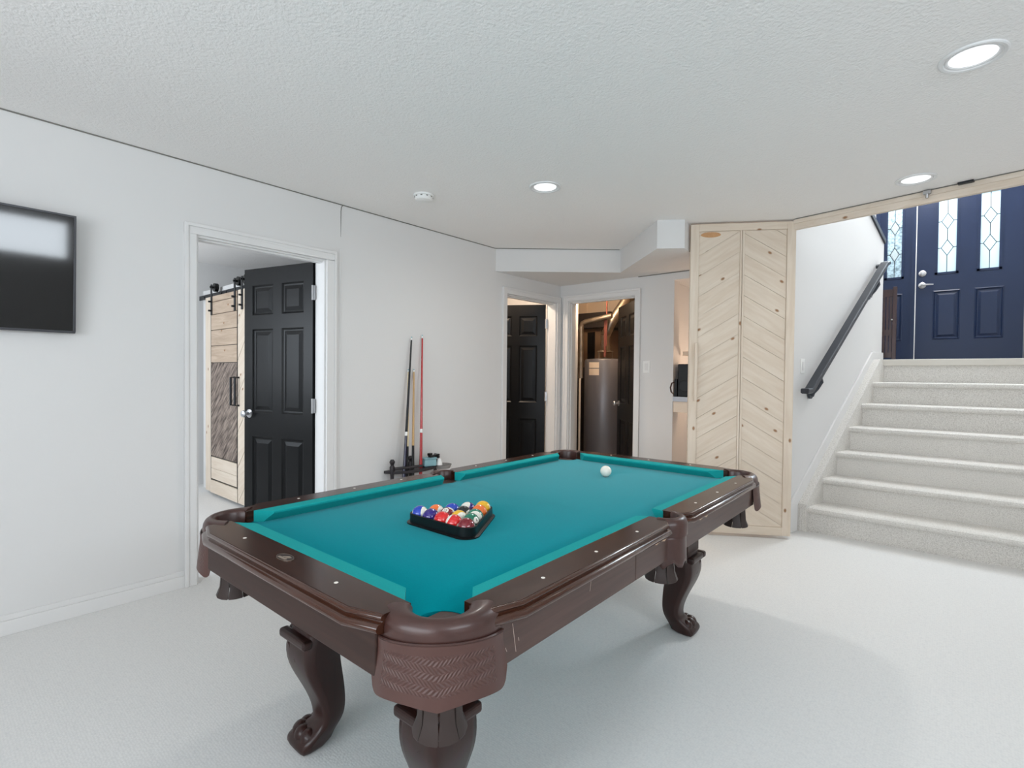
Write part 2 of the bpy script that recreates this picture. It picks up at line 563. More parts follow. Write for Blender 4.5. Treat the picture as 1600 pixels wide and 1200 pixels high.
# ---- door casings, jambs
def casing(name, label, fn, a0, a1, z1, wdt=0.062, wr=None, d=0.018, depth=0.12):
    wr = wdt if wr is None else wr
    m = MB()
    m.slab([(a0 - wdt, 0), (a0, 0), (a0, z1), (a0 - wdt, z1)], fn, 0, d)
    m.slab([(a1, 0), (a1 + wr, 0), (a1 + wr, z1), (a1, z1)], fn, 0, d)
    m.slab([(a0 - wdt, z1), (a1 + wr, z1), (a1 + wr, z1 + wdt), (a0 - wdt, z1 + wdt)], fn, 0, d)
    m.slab([(a0 - wdt, 0), (a0 - wdt + .02, 0), (a0 - wdt + .02, z1 + wdt - .02), (a0 - wdt, z1 + wdt)], fn, d, d + .006)
    m.slab([(a1 + wr - .02, 0), (a1 + wr, 0), (a1 + wr, z1 + wdt), (a1 + wr - .02, z1 + wdt - .02)], fn, d, d + .006)
    m.slab([(a0 - wdt + .02, z1 + wdt - .02), (a1 + wr - .02, z1 + wdt - .02), (a1 + wr, z1 + wdt), (a0 - wdt, z1 + wdt)], fn, d, d + .006)
    root = m.obj(name, M['trim'], bevel=0.003)
    tag(root, label, 'trim', kind='structure')
    j = MB()
    t = 0.012
    j.slab([(a0, 0), (a0 + t, 0), (a0 + t, z1), (a0, z1)], fn, -depth, 0.0)
    j.slab([(a1 - t, 0), (a1, 0), (a1, z1), (a1 - t, z1)], fn, -depth, 0.0)
    j.slab([(a0 + t, z1 - t), (a1 - t, z1 - t), (a1 - t, z1), (a0 + t, z1)], fn, -depth, 0.0)
    j.slab([(a0 + t, 0), (a0 + t + .01, 0), (a0 + t + .01, z1 - t), (a0 + t, z1 - t)], fn, -0.065, -0.03)
    j.slab([(a0 + t, z1 - t - .01), (a1 - t, z1 - t - .01), (a1 - t, z1 - t), (a0 + t, z1 - t)], fn, -0.065, -0.03)
    j.obj('door_jamb', M['trim'], root)
    return root


casing('trim_4', 'white casing around the bedroom doorway', lambda a, z, d: (WL + d, a, z), *D1, wr=0.075)
casing('trim_5', 'white casing around the far doorway on the left wall', lambda a, z, d: (WL + d, a, z), *D2)
casing('trim_6', 'white casing around the water heater doorway', lambda a, z, d: (a, WB - d, z), *D3, wdt=0.058)


def baseboard(name, label, fn, a0, a1, h=0.095):
    m = MB().slab([(a0, 0), (a1, 0), (a1, h * .72), (a0, h * .72)], fn, 0, 0.014)
    m.slab([(a0, h * .72), (a1, h * .72), (a1, h), (a0, h)], fn, 0, 0.008)
    return struct(name, m, M['trim'], label, 'baseboard', bevel=0.002)


baseboard('baseboard_left', 'white baseboard under the television', lambda a, z, d: (WL + d, a, z), YR, D1[0] - .062)
baseboard('baseboard_middle', 'white baseboard behind the cue rack', lambda a, z, d: (WL + d, a, z), D1[1] + .078, D2[0] - .062)
baseboard('baseboard_back', 'white baseboard between utility door and niche', lambda a, z, d: (a, WB - d, z), D3[1] + .058, NX0)
baseboard('baseboard_right', 'white baseboard under the side window', lambda a, z, d: (XR - d, a, z), YR, 3.8)

# ---- the rooms beyond the doorways
w = MB().box(-6.42, -6.3, -1.0, 3.3, 0, CH).box(-6.3, WL - .12, 3.2, 3.3, 0, CH)
w.box(-6.3, -5.7, -1.0, -.9, 0, CH).box(-3.8, WL - .12, -1.0, -.9, 0, CH).box(-5.7, -3.8, -1.0, -.9, 0, .9).box(-5.7, -3.8, -1.0, -.9, 2.1, CH)
struct('wall_bedroom', w, M['wall'], 'pale bluish bedroom walls seen through the open doorway', 'wall')
w = MB().box(-5.6, -5.5, 3.3, 5.2, 0, CH).box(-5.5, WL - .12, 5.1, 5.2, 0, CH)
struct('wall_bathroom', w, M['wall'], 'warm lit walls behind the second black door', 'wall')
w = MB().box(-4.3, -4.2, 5.2, 6.8, 0, CH).box(-2.2, -2.12, WB + .12, 6.8, 0, CH).box(-4.2, -2.18, 6.55, 6.65, 0, CH)
struct('wall_utility', w, M['creamboard'], 'bare warm lit utility room walls', 'wall')
struct('trim_7', MB().box(-5.5, -3.5, 5.05, 5.1, 2.27, 2.40), M['trim'], 'white crown moulding in the warm lit room', 'trim')


# ------------------------------------------------------------------ six panel doors
def six_panel(name, label, hinge, ang, wdt, h, flip, knob_z=0.92, hinge_zs=(0.25, 1.0, 1.80), mt=None, st=0.105, cs=0.095):
    """leaf runs from the hinge along ang; flip = +1/-1 picks the side of the hinge leaves"""
    mt = mt or M['blackpaint']
    root = thing(name, label, 'door', hinge, ang, kind='structure')
    T = 0.035
    rows = ((0.17, 0.75), (0.93, 1.56), (1.665, h - 0.125))
    pw = (wdt - 2 * st - cs) / 2
    cols = ((st, st + pw), (st + pw + cs, wdt - st))
    f = MB()
    z0 = 0.012
    for x0, x1 in ((0, st), (cols[0][1], cols[1][0]), (cols[1][1], wdt)):
        f.box(x0, x1, -T / 2, T / 2, z0, h)
    for a, b in ((z0, rows[0][0]), (rows[0][1], rows[1][0]), (rows[1][1], rows[2][0]), (rows[2][1], h)):
        for x0, x1 in cols:
            f.box(x0, x1, -T / 2, T / 2, a, b)
    f.obj('door_frame', mt, root)
    for x0, x1 in cols:
        for a, b in rows:
            p = MB()
            for s in (1, -1):
                rings = []
                for ins, dep in ((0, T / 2), (0.012, T / 2 - 0.010), (0.022, T / 2 - 0.011), (0.05, T / 2 - 0.002)):
                    rings.append([(x0 + ins, s * dep, a + ins), (x1 - ins, s * dep, a + ins), (x1 - ins, s * dep, b - ins), (x0 + ins, s * dep, b - ins)])
                p.loft(rings, caps=False)
                r = rings[-1]
                p.add(r, [(0, 1, 2, 3)])
            p.obj('panel', mt, root)
    k = MB()
    kx = wdt - 0.06
    for s in (1, -1):
        prof = [(0.032, 0), (0.032, .006), (0.012, .010), (0.011, .034), (0.022, .042), (0.027, .052), (0.024, .062), (0.001, .066)]
        n = 20
        rings = [[(kx + r * cos(2 * pi * q / n), s * (T / 2 + z), knob_z + r * sin(2 * pi * q / n)) for q in range(n)] for r, z in prof]
        k.loft(rings)
    k.obj('knob', M['chrome'], root, smooth=True)
    for z in hinge_zs:
        hg = MB().box(-.018, .002, flip * (T / 2 - .034), flip * (T / 2 + 0.001), z - .05, z + .05)
        hg.cyl((-.004, flip * (T / 2 + .006), z - .052), (-.004, flip * (T / 2 + .006), z + .052), .007, n=8)
        hg.obj('hinge', M['chrome'], root)
    return root


six_panel('door_1', 'black six panel bedroom door standing open beside the barn doors', (-3.462, 1.862, 0), R(195), 0.712, 2.015, 1, st=.088, cs=.092)
six_panel('door_2', 'black six panel door ajar in the far left doorway', (-3.466, 4.575, 0), R(210), 0.67, 2.012, 1, st=.09, cs=.085)
six_panel('door_3', 'dark six panel door opened against the water heater', (-2.445, 4.80, 0), R(134.5), 0.745, 2.02, 1)

# ------------------------------------------------------------------ stair flight
NS, RISE, TREAD, NY0 = 6, 0.2, 0.26, 4.66
stairs = thing('stairs', 'carpeted flight of steps climbing to the entry door', 'stairs', kind='structure')
XE = 1.05
for k in range(1, NS + 1):
    ny = NY0 + (k - 1) * TREAD
    z0, z1 = (k - 1) * RISE, k * RISE
    prof = [(ny + .03, z0), (ny + .03, z1 - .047), (ny + .012, z1 - .045), (ny + .002, z1 - .034), (ny, z1 - .022), (ny + .006, z1 - .008), (ny + .02, z1 - .001), (ny + .04, z1), (ny + TREAD + .035, z1), (ny + TREAD + .035, z0)]
    xl = -0.912 + 0.056 * (k - 1)
    cy, cz = ny + .03, z1 - .022
    r0 = [(xl - .004, cy + (y - cy) * (.55 if y < cy else 1), cz + (z - cz) * (.6 if y < cy and z > z0 + .05 else 1)) for y, z in prof]
    r1 = [(xl + .004, cy + (y - cy) * (.85 if y < cy else 1), cz + (z - cz) * (.9 if y < cy and z > z0 + .05 else 1)) for y, z in prof]
    MB().loft([r0, r1, [(xl + .016, y, z) for y, z in prof], [(XE, y, z) for y, z in prof]]).obj('step', M['stair'], stairs, smooth=True)
YT = NY0 + NS * TREAD          # landing edge
MB().box(-0.585, XE, YT + .03, YT + .06, 1.2, 1.36).obj('riser', M['stair'], stairs)
LZ = 1.421
MB().box(-0.59, XE, YT, YT + .10, 1.36, LZ).obj('landing_nosing', M['nosing'], stairs, bevel=0.006)['label'] = 'cream painted landing nosing board'
MB().slab([(4.665, 0), (YT + .04, 0), (YT + .04, LZ), (6.17, LZ), (4.668, .222), (4.665, .2)], lambda t, z, d: sw(t, d, z), 0, 0.075).obj('carpeted_stringer', M['stair'], stairs)

MB_l = MB().box(-1.9, XE, YT + .10, 7.8, LZ - .08, LZ)
struct('floor_landing', MB_l, M['tile'], 'entry landing floor at the top of the steps', 'floor')
# skirt board along the wall and short return at the landing
m = MB().slab([(4.52, 0), (4.66, 0), (4.66, .21), (6.18, LZ), (6.425, LZ), (6.425, LZ + .075), (6.15, LZ + .075), (4.52, .22)], lambda t, z, d: sw(t, d, z), 0, 0.016)
struct('trim_8', m, M['trim'], 'white sloping skirt board beside the steps', 'trim', bevel=0.003)
# splayed half wall on the left of the flight, with a dark sloping cap
cap = [(4.45, 3.72), (6.014, 2.836), (6.426, 2.597)]
m = MB().slab([(4.45, 0), (6.426, 0), (6.426, 2.597), (6.014, 2.836), (4.45, 3.72)], lambda t, z, d: sw(t, d, z), -0.11, 0)
struct('wall_stair_left', m, M['wall'], 'bright white splayed wall carrying the handrail', 'wall')
m = MB().slab([(4.45, 3.72), (6.426, 2.597), (6.436, 2.605), (6.436, 2.64), (4.45, 3.765)], lambda t, z, d: sw(t, d, z), -0.125, 0.016)
m.slab([(6.426, 2.2), (6.436, 2.2), (6.436, 2.60), (6.426, 2.597)], lambda t, z, d: sw(t, d, z), -0.11, 0.0)
struct('trim_9', m, M['handrail'], 'dark sloping cap on the half wall by the entry', 'trim')

# beam over the stair opening and the wall above it
bm_ = thing('header_beam', 'rough pine beam across the top of the stair opening', 'beam', kind='structure')
MB().slab([(0.0, 2.352), (3.3, 2.352), (3.3, 2.426), (0.0, 2.426)], lambda a, z, d: hx(a, d, z), -0.035, 0.0).obj('beam_board', M['header'], bm_, bevel=0.003)
MB().slab([(0.0, 2.395), (3.3, 2.395), (3.3, 2.426), (0.0, 2.426)], lambda a, z, d: hx(a, d, z), -0.043, -0.035).obj('beam_strip', M['header'], bm_, bevel=0.002)
MB().slab([(0.0, CH), (3.3, CH), (3.3, CH + .004), (0.0, CH + .004)], lambda a, z, d: hx(a, d, z - .005), -0.05, -0.02).obj('beam_gap', M['gap'], bm_)
cat = MB().slab([(.785, 2.402), (.825, 2.402), (.825, 2.425), (.785, 2.425)], lambda a, z, d: hx(a, d, z), -0.066, -0.043)
cat.cyl(hx(.805, -.055, 2.405), hx(.805, -.055, 2.378), .011, .007, 10)
tag(cat.obj('door_catch', M['chrome'], bevel=.002), 'small steel roller catch fixed under the pine beam', 'catch')
br = MB().slab([(.955, 2.417), (1.03, 2.417), (1.03, 2.429), (.955, 2.429)], lambda a, z, d: hx(a, d, z), -0.075, -0.043)
tag(br.obj('angle_bracket', M['blackmetal'], bevel=.002), 'flat dark bracket screwed where beam meets ceiling', 'bracket')

m = MB().slab([(-0.1, CH + .001), (2.6, CH + .001), (2.6, 4.3), (-0.1, 4.3)], lambda a, z, d: hx(a, d, z), 0.02, 0.12)
struct('wall_upper', m, M['wall'], 'upper wall of the stairwell above the pine beam', 'wall')
m = MB().slab([(2.05, 0), (3.45, 0), (3.45, CH), (2.05, CH)], lambda a, z, d: hx(a, d, z), 0.0, 0.12)
struct('wall_beside_stairs', m, M['wall'], 'white wall to the right of the stair opening', 'wall')
m = MB().box(XE, XE + .1, 4.05, 7.9, 0, 4.3)
struct('wall_stair_right', m, M['wall'], 'white wall on the right of the stair flight', 'wall')
m = MB().box(-2.0, -1.9, 6.3, 7.9, 1.2, 4.3).box(-2.0, -1.9, 4.4, 6.3, 2.69, 4.3)
struct('wall_entry_left', m, M['wall'], 'pale entry wall beyond the half wall', 'wall')
m = MB().box(-2.0, XE + .1, 4.3, 7.95, 4.3, 4.4)
struct('ceiling_entry', m, M['ceil'], 'high ceiling over the entry stairwell', 'ceiling')
DYF = 7.8
DL, DR, DT = -0.406, 0.519, 3.465
SL0, SL1 = -0.765, -0.47
m = MB().box(-2.0, SL0 - .04, DYF, DYF + .12, 1.0, 4.3).box(DR + .05, XE + .1, DYF, DYF + .12, 1.0, 4.3)
m.box(SL0 - .04, DR + .05, DYF, DYF + .12, 1.0, LZ).box(SL0 - .04, DR + .05, DYF, DYF + .12, DT + .05, 3.6).box(SL0 - .04, DR + .05, DYF, DYF + .12, 4.1, 4.3)
struct('wall_entry', m, M['wall'], 'entry wall holding the navy door', 'wall')

# ---- navy entry door with two leaded lites
fd = thing('door_4', 'navy blue entry door with two tall leaded glass lites', 'door', kind='structure')
G = [(-0.226, -0.027), (0.14, 0.333)]
GZ0, GZ1 = 2.455, 3.34
P = [(-0.245, 0.0), (0.12, 0.362)]
PZ0, PZ1 = 1.695, 2.265
fr = MB()
for x0, x1 in ((DL, G[0][0]), (G[0][1], G[1][0]), (G[1][1], DR)):
    fr.box(x0, x1, DYF, DYF + .045, PZ1, DT)
for x0, x1 in G:
    fr.box(x0, x1, DYF, DYF + .045, GZ1, DT).box(x0, x1, DYF, DYF + .045, PZ1, GZ0)
for x0, x1 in ((DL, P[0][0]), (P[0][1], P[1][0]), (P[1][1], DR)):
    fr.box(x0, x1, DYF, DYF + .045, LZ + .02, PZ1)
for x0, x1 in P:
    fr.box(x0, x1, DYF, DYF + .045, LZ + .02, PZ0)
fr.obj('door_slab', M['navy'], fd)


def sunk_panel(root, x0, x1, z0, z1, m):
    p = MB()
    rings = []
    for ins, dep in ((0, 0), (0.012, -.006), (0.022, .008), (0.032, .01), (0.055, .001)):
        rings.append([(x0 + ins, DYF + dep, z0 + ins), (x1 - ins, DYF + dep, z0 + ins), (x1 - ins, DYF + dep, z1 - ins), (x0 + ins, DYF + dep, z1 - ins)])
    p.loft(rings, caps=False).add(rings[-1], [(0, 1, 2, 3)])
    p.box(x0, x1, DYF + .03, DYF + .045, z0, z1)
    return p.obj('panel', m, root)


for x0, x1 in P:
    sunk_panel(fd, x0, x1, PZ0, PZ1, M['navy'])


def leaded(root, x0, x1, z0, z1, centres, hw, hh, glass, bevels=False):
    y = DYF + .018
    MB().box(x0, x1, y, y + .006, z0, z1).obj('glass_pane', glass, root)
    g = MB()
    for a0, a1, b0, b1 in ((x0, x1, z0, z0 + .012), (x0, x1, z1 - .012, z1), (x0, x0 + .012, z0, z1), (x1 - .012, x1, z0, z1)):
        g.box(a0 - .006, a1 + .006, DYF - .006, y + .012, b0 - .006, b1 + .006)
    g.obj('lite_frame', M['navy'], root)
    xc = (x0 + x1) / 2
    t = .007
    lm = MB()

    def bar(p, q):
        p, q = Vector((p[0], 0, p[1])), Vector((q[0], 0, q[1]))
        n = (q - p).normalized().cross(Vector((0, 1, 0))) * t / 2
        lm.loft([[tuple(v + Vector((0, y - .004, 0))) for v in (p + n, p - n)] + [tuple(v + Vector((0, y + .001, 0))) for v in (p - n, p + n)],
                 [tuple(v + Vector((0, y - .004, 0))) for v in (q + n, q - n)] + [tuple(v + Vector((0, y + .001, 0))) for v in (q - n, q + n)]])
    zz = z0
    for zc in centres:
        bar((xc, zz), (xc, zc - hh))
        zz = zc + hh
        pts = [(xc, zc - hh), (xc + hw, zc), (xc, zc + hh), (xc - hw, zc)]
        for i in range(4):
            bar(pts[i], pts[(i + 1) % 4])
        bar((x0, zc), (xc - hw, zc))
        bar((xc + hw, zc), (x1, zc))
        if bevels:
            q = MB()
            rings = []
            for s_, d in ((.92, 0), (.55, -.004)):
                rings.append([(xc, y - .001 + d, zc - hh * s_), (xc + hw * s_, y - .001 + d, zc), (xc, y - .001 + d, zc + hh * s_), (xc - hw * s_, y - .001 + d, zc)])
            q.loft(rings)
            q.obj('bevelled_diamond', M['bevelglass'], root)
    bar((xc, zz), (xc, z1))
    lm.obj('leading', M['lead'], root)


for x0, x1 in G:
    leaded(fd, x0, x1, GZ0, GZ1, (2.755, 3.06), .054, .09, M['frost'])
hd = MB()
n = 20
for zc, rr in ((2.478, .036), (2.338, .036)):
    hd.loft([[(-.344 + r * cos(2 * pi * q / n), DYF - d, zc + r * sin(2 * pi * q / n)) for q in range(n)] for r, d in ((rr, 0), (rr, .008), (rr * .6, .016), (.001, .018))])
hd.obj('lock_rose', M['chrome'], fd, smooth=True)
MB().tube([(-.344, DYF - .015, 2.338), (-.344, DYF - .05, 2.338), (-.335, DYF - .055, 2.338), (-.25, DYF - .05, 2.334), (-.24, DYF - .048, 2.334)], [.011, .011, .011, .008, .007], 10).obj('lever_handle', M['chrome'], fd, smooth=True)
# ---- sidelite and frame
sl = thing('window_1', 'navy sidelite with pebbled leaded glass beside the entry door', 'window', kind='structure')
f = MB().box(SL0 - .04, SL0, DYF - .02, DYF + .1, LZ, DT + .05).box(SL1 + .02, DL - .006, DYF - .02, DYF + .1, LZ, DT + .05).box(DR + .006, DR + .05, DYF - .02, DYF + .1, LZ, DT + .05)
f.box(SL0, DR, DYF - .02, DYF + .1, DT + .006, DT + .05)
f.obj('door_frame', M['navy'], sl)
GX0, GX1 = -0.705, -0.527
f = MB().box(SL0, GX0, DYF, DYF + .045, LZ, DT).box(GX1, SL1 + .02, DYF, DYF + .045, LZ, DT)
f.box(GX0, GX1, DYF, DYF + .045, 2.26, 2.445).box(GX0, GX1, DYF, DYF + .045, LZ, 1.69).box(GX0, GX1, DYF, DYF + .045, 3.34, DT)
f.obj('sidelite_panel', M['navy'], sl)
sunk_panel(sl, GX0, GX1, 1.69, 2.26, M['navy'])
leaded(sl, GX0, GX1, 2.445, 3.34, (2.74, 3.06), .046, .085, M['pebble'], True)
MB().box(DL - .005, DL + .004, DYF - .004, DYF + .02, LZ + .01, DT).obj('weatherstrip', M['white'], sl)
MB().box(DL - .012, DL - .002, DYF - .010, DYF, 2.29, 2.53).obj('strike_plate', M['chrome'], sl, bevel=.002)
tw = thing('window_4', 'added unseen transom pane letting fill light in above the entry door', 'window', kind='structure')  # out of view, added as the opening for the stairwell fill light
MB().box(SL0 - .04, DR + .05, DYF + .05, DYF + .06, 3.6, 4.1).obj('pane', M['clear'], tw)

# ---- small dark gate on the landing
gt = thing('safety_gate', 'dark brown slatted wooden gate on the landing beside the sidelite', 'gate', (-0.613, 6.62, LZ))
MB().box(0.0, .085, -.012, .012, .66, .735).obj('rail', M['cherry'], gt)
MB().box(0.0, .085, -.012, .012, .26, .32).obj('rail', M['cherry'], gt)
MB().box(0.0, .085, -.012, .012, .03, .085).obj('rail', M['cherry'], gt)
for x in (0.004, .032, .060):
    MB().box(x, x + .021, -.007, .007, .085, .26).obj('slat', M['cherry'], gt)
    MB().box(x, x + .021, -.007, .007, .32, .66).obj('slat', M['cherry'], gt)
MB().box(.085, .12, -.02, .02, 0, .76).obj('gate_post', M['cherry'], gt, bevel=.004)
MB().sphere((.082, -.022, .42), .010, 10, 6).obj('latch_knob', M['chrome'], gt, smooth=True)

# ---- handrail on the splayed wall
hr = thing('handrail', 'black flat wooden handrail rising along the white stair wall', 'handrail')
rail0, rail1 = Vector((-.895, 4.665, 1.118)), Vector((-.565, 6.235, 2.345))
dirr = (rail1 - rail0).normalized()
side = Vector((cos(R(-12.1)), sin(R(-12.1)), 0))
upv = side.cross(dirr) * -1
if upv.z < 0:
    upv = -upv
pr_ = [(-.034, 0), (-.034, .028), (-.028, .036), (.028, .036), (.034, .028), (.034, 0), (.02, -.006), (-.02, -.006)]
MB().loft([[tuple(p + side * a + upv * b) for a, b in pr_] for p in (rail0, rail1)]).obj('rail', M['handrail'], hr)
e0 = rail0 - Vector((dirr.x, dirr.y, 0)).normalized() * .085
uz = Vector((0, 0, 1))
MB().loft([[tuple(e0 + Vector((0, 0, -.004)) + side * a * .96 + uz * b) for a, b in pr_], [tuple(rail0 + side * a + (uz + upv).normalized() * b) for a, b in pr_]]).obj('rail_return', M['handrail'], hr, bevel=.004)['label'] = 'level end of the handrail'
e1_ = rail1 + Vector((dirr.x, dirr.y, 0)).normalized() * .05
MB().loft([[tuple(rail1 + side * a + upv * b) for a, b in pr_], [tuple(e1_ + Vector((0, 0, .012)) + side * a + uz * b) for a, b in pr_]]).obj('rail_end', M['handrail'], hr)
MB().loft([[tuple(rail1 + side * (-.034 + s) + upv * b + Vector((0, 0, -.01))) for s, b in ((0, 0), (0, .03))] + [tuple(rail1 + side * (-.034 + s) + upv * b - dirr * .03 + Vector((0, 0, -.01))) for s, b in ((0, .03), (0, 0))],
           [tuple(rail1 + side * (-.066) + upv * b + Vector((0, 0, -.01))) for b in (0, .03)] + [tuple(rail1 + side * (-.066) + upv * b - dirr * .03 + Vector((0, 0, -.01))) for b in (.03, 0)]]).obj('wall_return', M['handrail'], hr)
for t in (0.10, 0.86):
    p = rail0.lerp(rail1, t)
    wl = p - side * .066
    b = MB().tube([p + upv * -.002, p - upv * .05 + side * .004, p - Vector((0, 0, .095)) - side * .012, p - Vector((0, 0, .125)) - side * .036, wl - Vector((0, 0, .145)) + side * .012],
                  [.026, .022, .017, .015, .026], 10)
    b.cyl(wl - Vector((0, 0, .147)) + side * .014, wl - Vector((0, 0, .147)) - side * .002, .032, .034, 14)
    b.obj('rail_bracket', M['handrail'], hr, smooth=True)
MB().cyl(rail0.lerp(rail1, .86) - Vector((0, 0, .147)) - side * .048, rail0.lerp(rail1, .86) - Vector((0, 0, .147)) - side * .03, .012, n=10).obj('bracket_screw', M['chrome'], hr)


# ------------------------------------------------------------------ clip helper for angled planks
def clip(poly, x0, x1, z0, z1):
    def half(P, f):
        out = []
        for i in range(len(P)):
            a, b = P[i], P[(i + 1) % len(P)]
            fa, fb = f(a), f(b)
            if fa >= 0:
                out.append(a)
            if (fa >= 0) != (fb >= 0):
                t = fa / (fa - fb)
                out.append((a[0] + (b[0] - a[0]) * t, a[1] + (b[1] - a[1]) * t))
        return out
    for f in (lambda p: p[0] - x0, lambda p: x1 - p[0], lambda p: p[1] - z0, lambda p: z1 - p[1]):
        poly = half(poly, f)
        if len(poly) < 3:
            return []
    return poly


def angled_planks(root, x0, x1, z0, z1, slope, pitch, phase, fn, d0, d1, m, gap=0.0011, jig=0.0012):
    """planks of vertical pitch running across the field at the given slope, each its own mesh"""
    zs = z0 - abs(slope) * (x1 - x0) - pitch + phase
    while zs < z1 + abs(slope) * (x1 - x0):
        zl, zr = zs, zs + slope * (x1 - x0)
        c = clip([(x0, zl + gap), (x1, zr + gap), (x1, zr + pitch - gap), (x0, zl + pitch - gap)], x0 + .001, x1 - .001, z0 + .001, z1 - .001)
        if len(c) >= 3:
            area = abs(sum(c[i][0] * c[(i + 1) % len(c)][1] - c[(i + 1) % len(c)][0] * c[i][1] for i in range(len(c)))) / 2
            if area > 2e-4:
                j = random.uniform(0, jig)
                MB().slab(c, fn, d0, d1 + j).obj('plank', m, root)
        zs += pitch


# ------------------------------------------------------------------ pine door leaf standing open by the stairs
LW, LH0, LH1 = 0.765, 0.022, 2.416
pd = thing('pine_door', 'tall pale pine door with herringbone planks standing open beside the stairs', 'door', (-0.958, 4.385, 0), R(212))
# local x runs from hinge to free edge, room side is +y (local)
pf = lambda a, z, d: (a, d, z)
MB().box(.002, LW - .002, -.02, .0, LH0 + .004, LH1 - .004).obj('backing_board', M['pine_v'], pd)
for nm, a0, a1, z0, z1, m in (('stile', 0, .062, LH0, LH1, 'pine_v'), ('stile', LW - .062, LW, LH0, LH1, 'pine_v'), ('top_rail', .062, LW - .062, LH1 - .055, LH1, 'pine_h'), ('bottom_rail', .062, LW - .062, LH0, LH0 + .065, 'pine_h')):
    MB().box(a0, a1, -.02, .022, z0, z1).obj(nm, M[m], pd, bevel=.0025)
xm0, xm1 = .365, .395
for a0, a1 in ((xm0, xm0 + .016), (xm0 + .019, xm1 + .004)):
    MB().box(a0, a1, 0, .018, LH0 + .065, LH1 - .055).obj('centre_strip', M['pine_v'], pd, bevel=.002)
# hinge-side field (right in the photo): planks fall towards the hinge; free-side field rises towards the centre
angled_planks(pd, .062, xm0, LH0 + .065, LH1 - .055, 0.62, 0.158, 0.04, pf, 0, .010, M['pine_up'])
angled_planks(pd, xm1 + .004, LW - .062, LH0 + .065, LH1 - .055, -0.62, 0.158, 0.09, pf, 0, .010, M['pine_dn'])
hdl = MB().box(LW - .055, LW - .035, .046, .066, 1.046, 1.498)
for z in (1.13, 1.41):
    hdl.box(LW - .052, LW - .038, .022, .046, z - .012, z + .012)
hdl.obj('pull_handle', M['pine_v'], pd, bevel=.003)
# knots
for a, z in ((LW - .15, 2.335),):
    MB().loft([[(a + r * .075 * cos(2 * pi * q / 18), .0108 + h, z + r * .021 * sin(2 * pi * q / 18)) for q in range(18)] for r, h in ((1, 0), (.9, .0006))]).obj('knot', mat('orange_knot', (176, 128, 84), 0.55, var=(40, (206, 160, 112), 0.8)), pd)

# ------------------------------------------------------------------ barn doors in the bedroom
cl = MB().box(-6.12, -4.1, 2.03, 2.07, 0, 2.09).box(-6.12, -6.08, 2.07, 2.75, 0, 2.09).box(-4.14, -4.1, 2.07, 2.75, 0, 2.09).box(-6.12, -4.1, 2.07, 2.75, 2.07, 2.09)
struct('wall_closet', cl, M['wall'], 'low pale closet front carrying the barn door track', 'wall')
tk = MB().box(-6.1, -4.15, 1.985, 1.995, 1.985, 2.03)
for x in (-5.95, -5.5, -5.38, -4.9, -4.5):
    tk.cyl((x, 1.985, 2.008), (x, 1.978, 2.008), .010, n=8).cyl((x, 2.03, 2.008), (x, 1.995, 2.008), .008, n=8)
tag(tk.obj('barn_door_track', M['blackmetal']), 'black flat steel sliding track above the bedroom barn doors', 'track')


def barn_door(x0, x1, label, style):
    root = thing('barn_door', label, 'door', (x0, 1.955, 0), 0, 'bedroom barn doors')
    W = x1 - x0
    z0, z1 = 0.03, 1.985
    MB().box(0, W, 0, .018, z0, z1).obj('backing_board', M['black'], root)
    fn = lambda a, z, d: (a, -d, z)
    sw_ = .10 if style == 'mixed' else .018
    if style == 'mixed':
        MB().box(-.16, -.008, -.004, .018, z0, z1).obj('stile', M['pine_v'], root, bevel=.002)
        MB().box(0, .016, -.010, 0, z0, z1).obj('stile', M['black'], root)
        MB().box(W - .012, W, -.010, 0, z0, z1).obj('stile', M['black'], root)
        zz = [1.325, 1.49, 1.645, 1.80, 1.925, z1]
        for a, b in zip(zz[:-1], zz[1:]):
            MB().box(.018, W - .014, -.012, 0, a + .003, b - .003).obj('plank', M['plankgrey'], root)
        xm = W / 2
        angled_planks(root, .018, xm, .40, 1.322, 0.95, .13, .02, fn, 0, .011, M['brownplank'])
        angled_planks(root, xm, W - .014, .40, 1.322, -0.95, .13, .02, fn, 0, .011, M['brownplank'])
        for a, b in ((.17, .275), (.275, .39)):
            MB().box(.018, W - .014, -.012, 0, a + .0015, b - .0015).obj('plank', M['pine_h'], root)
        MB().box(.0, W, -.014, 0, z0, .155).obj('bottom_rail', M['pine_h'], root)
    else:
        angled_planks(root, .0, W / 2, z0, z1, 1.1, .33, .05, fn, 0, .012, M['pine_up'], gap=.004)
        angled_planks(root, W / 2, W, z0, z1, -1.1, .33, .05, fn, 0, .012, M['pine_dn'], gap=.004)
    for hxx in ((.035, W - .05) if style == 'mixed' else (.1, W - .1)):
        hg = MB().box(hxx - .017, hxx + .017, -.020, -.014, 1.80, 2.10)
        for z in (1.84, 1.93):
            hg.cyl((hxx, -.014, z), (hxx, -.045, z), .009, n=8)
        h_ = hg.obj('hanger_strap', M['blackmetal'], root)
        MB().cyl((hxx, .006, 2.075), (hxx, .040, 2.075), .042, n=20).cyl((hxx, -.03, 2.075), (hxx, .045, 2.075), .010, n=8).obj('wheel', M['black'], h_)
    px = W - .055 if style == 'mixed' else .03
    MB().tube([(px, -.012, .93), (px, -.05, .93), (px, -.05, 1.185), (px, -.012, 1.185)], .010, 8).obj('pull_handle', M['blackmetal'], root)
    return root


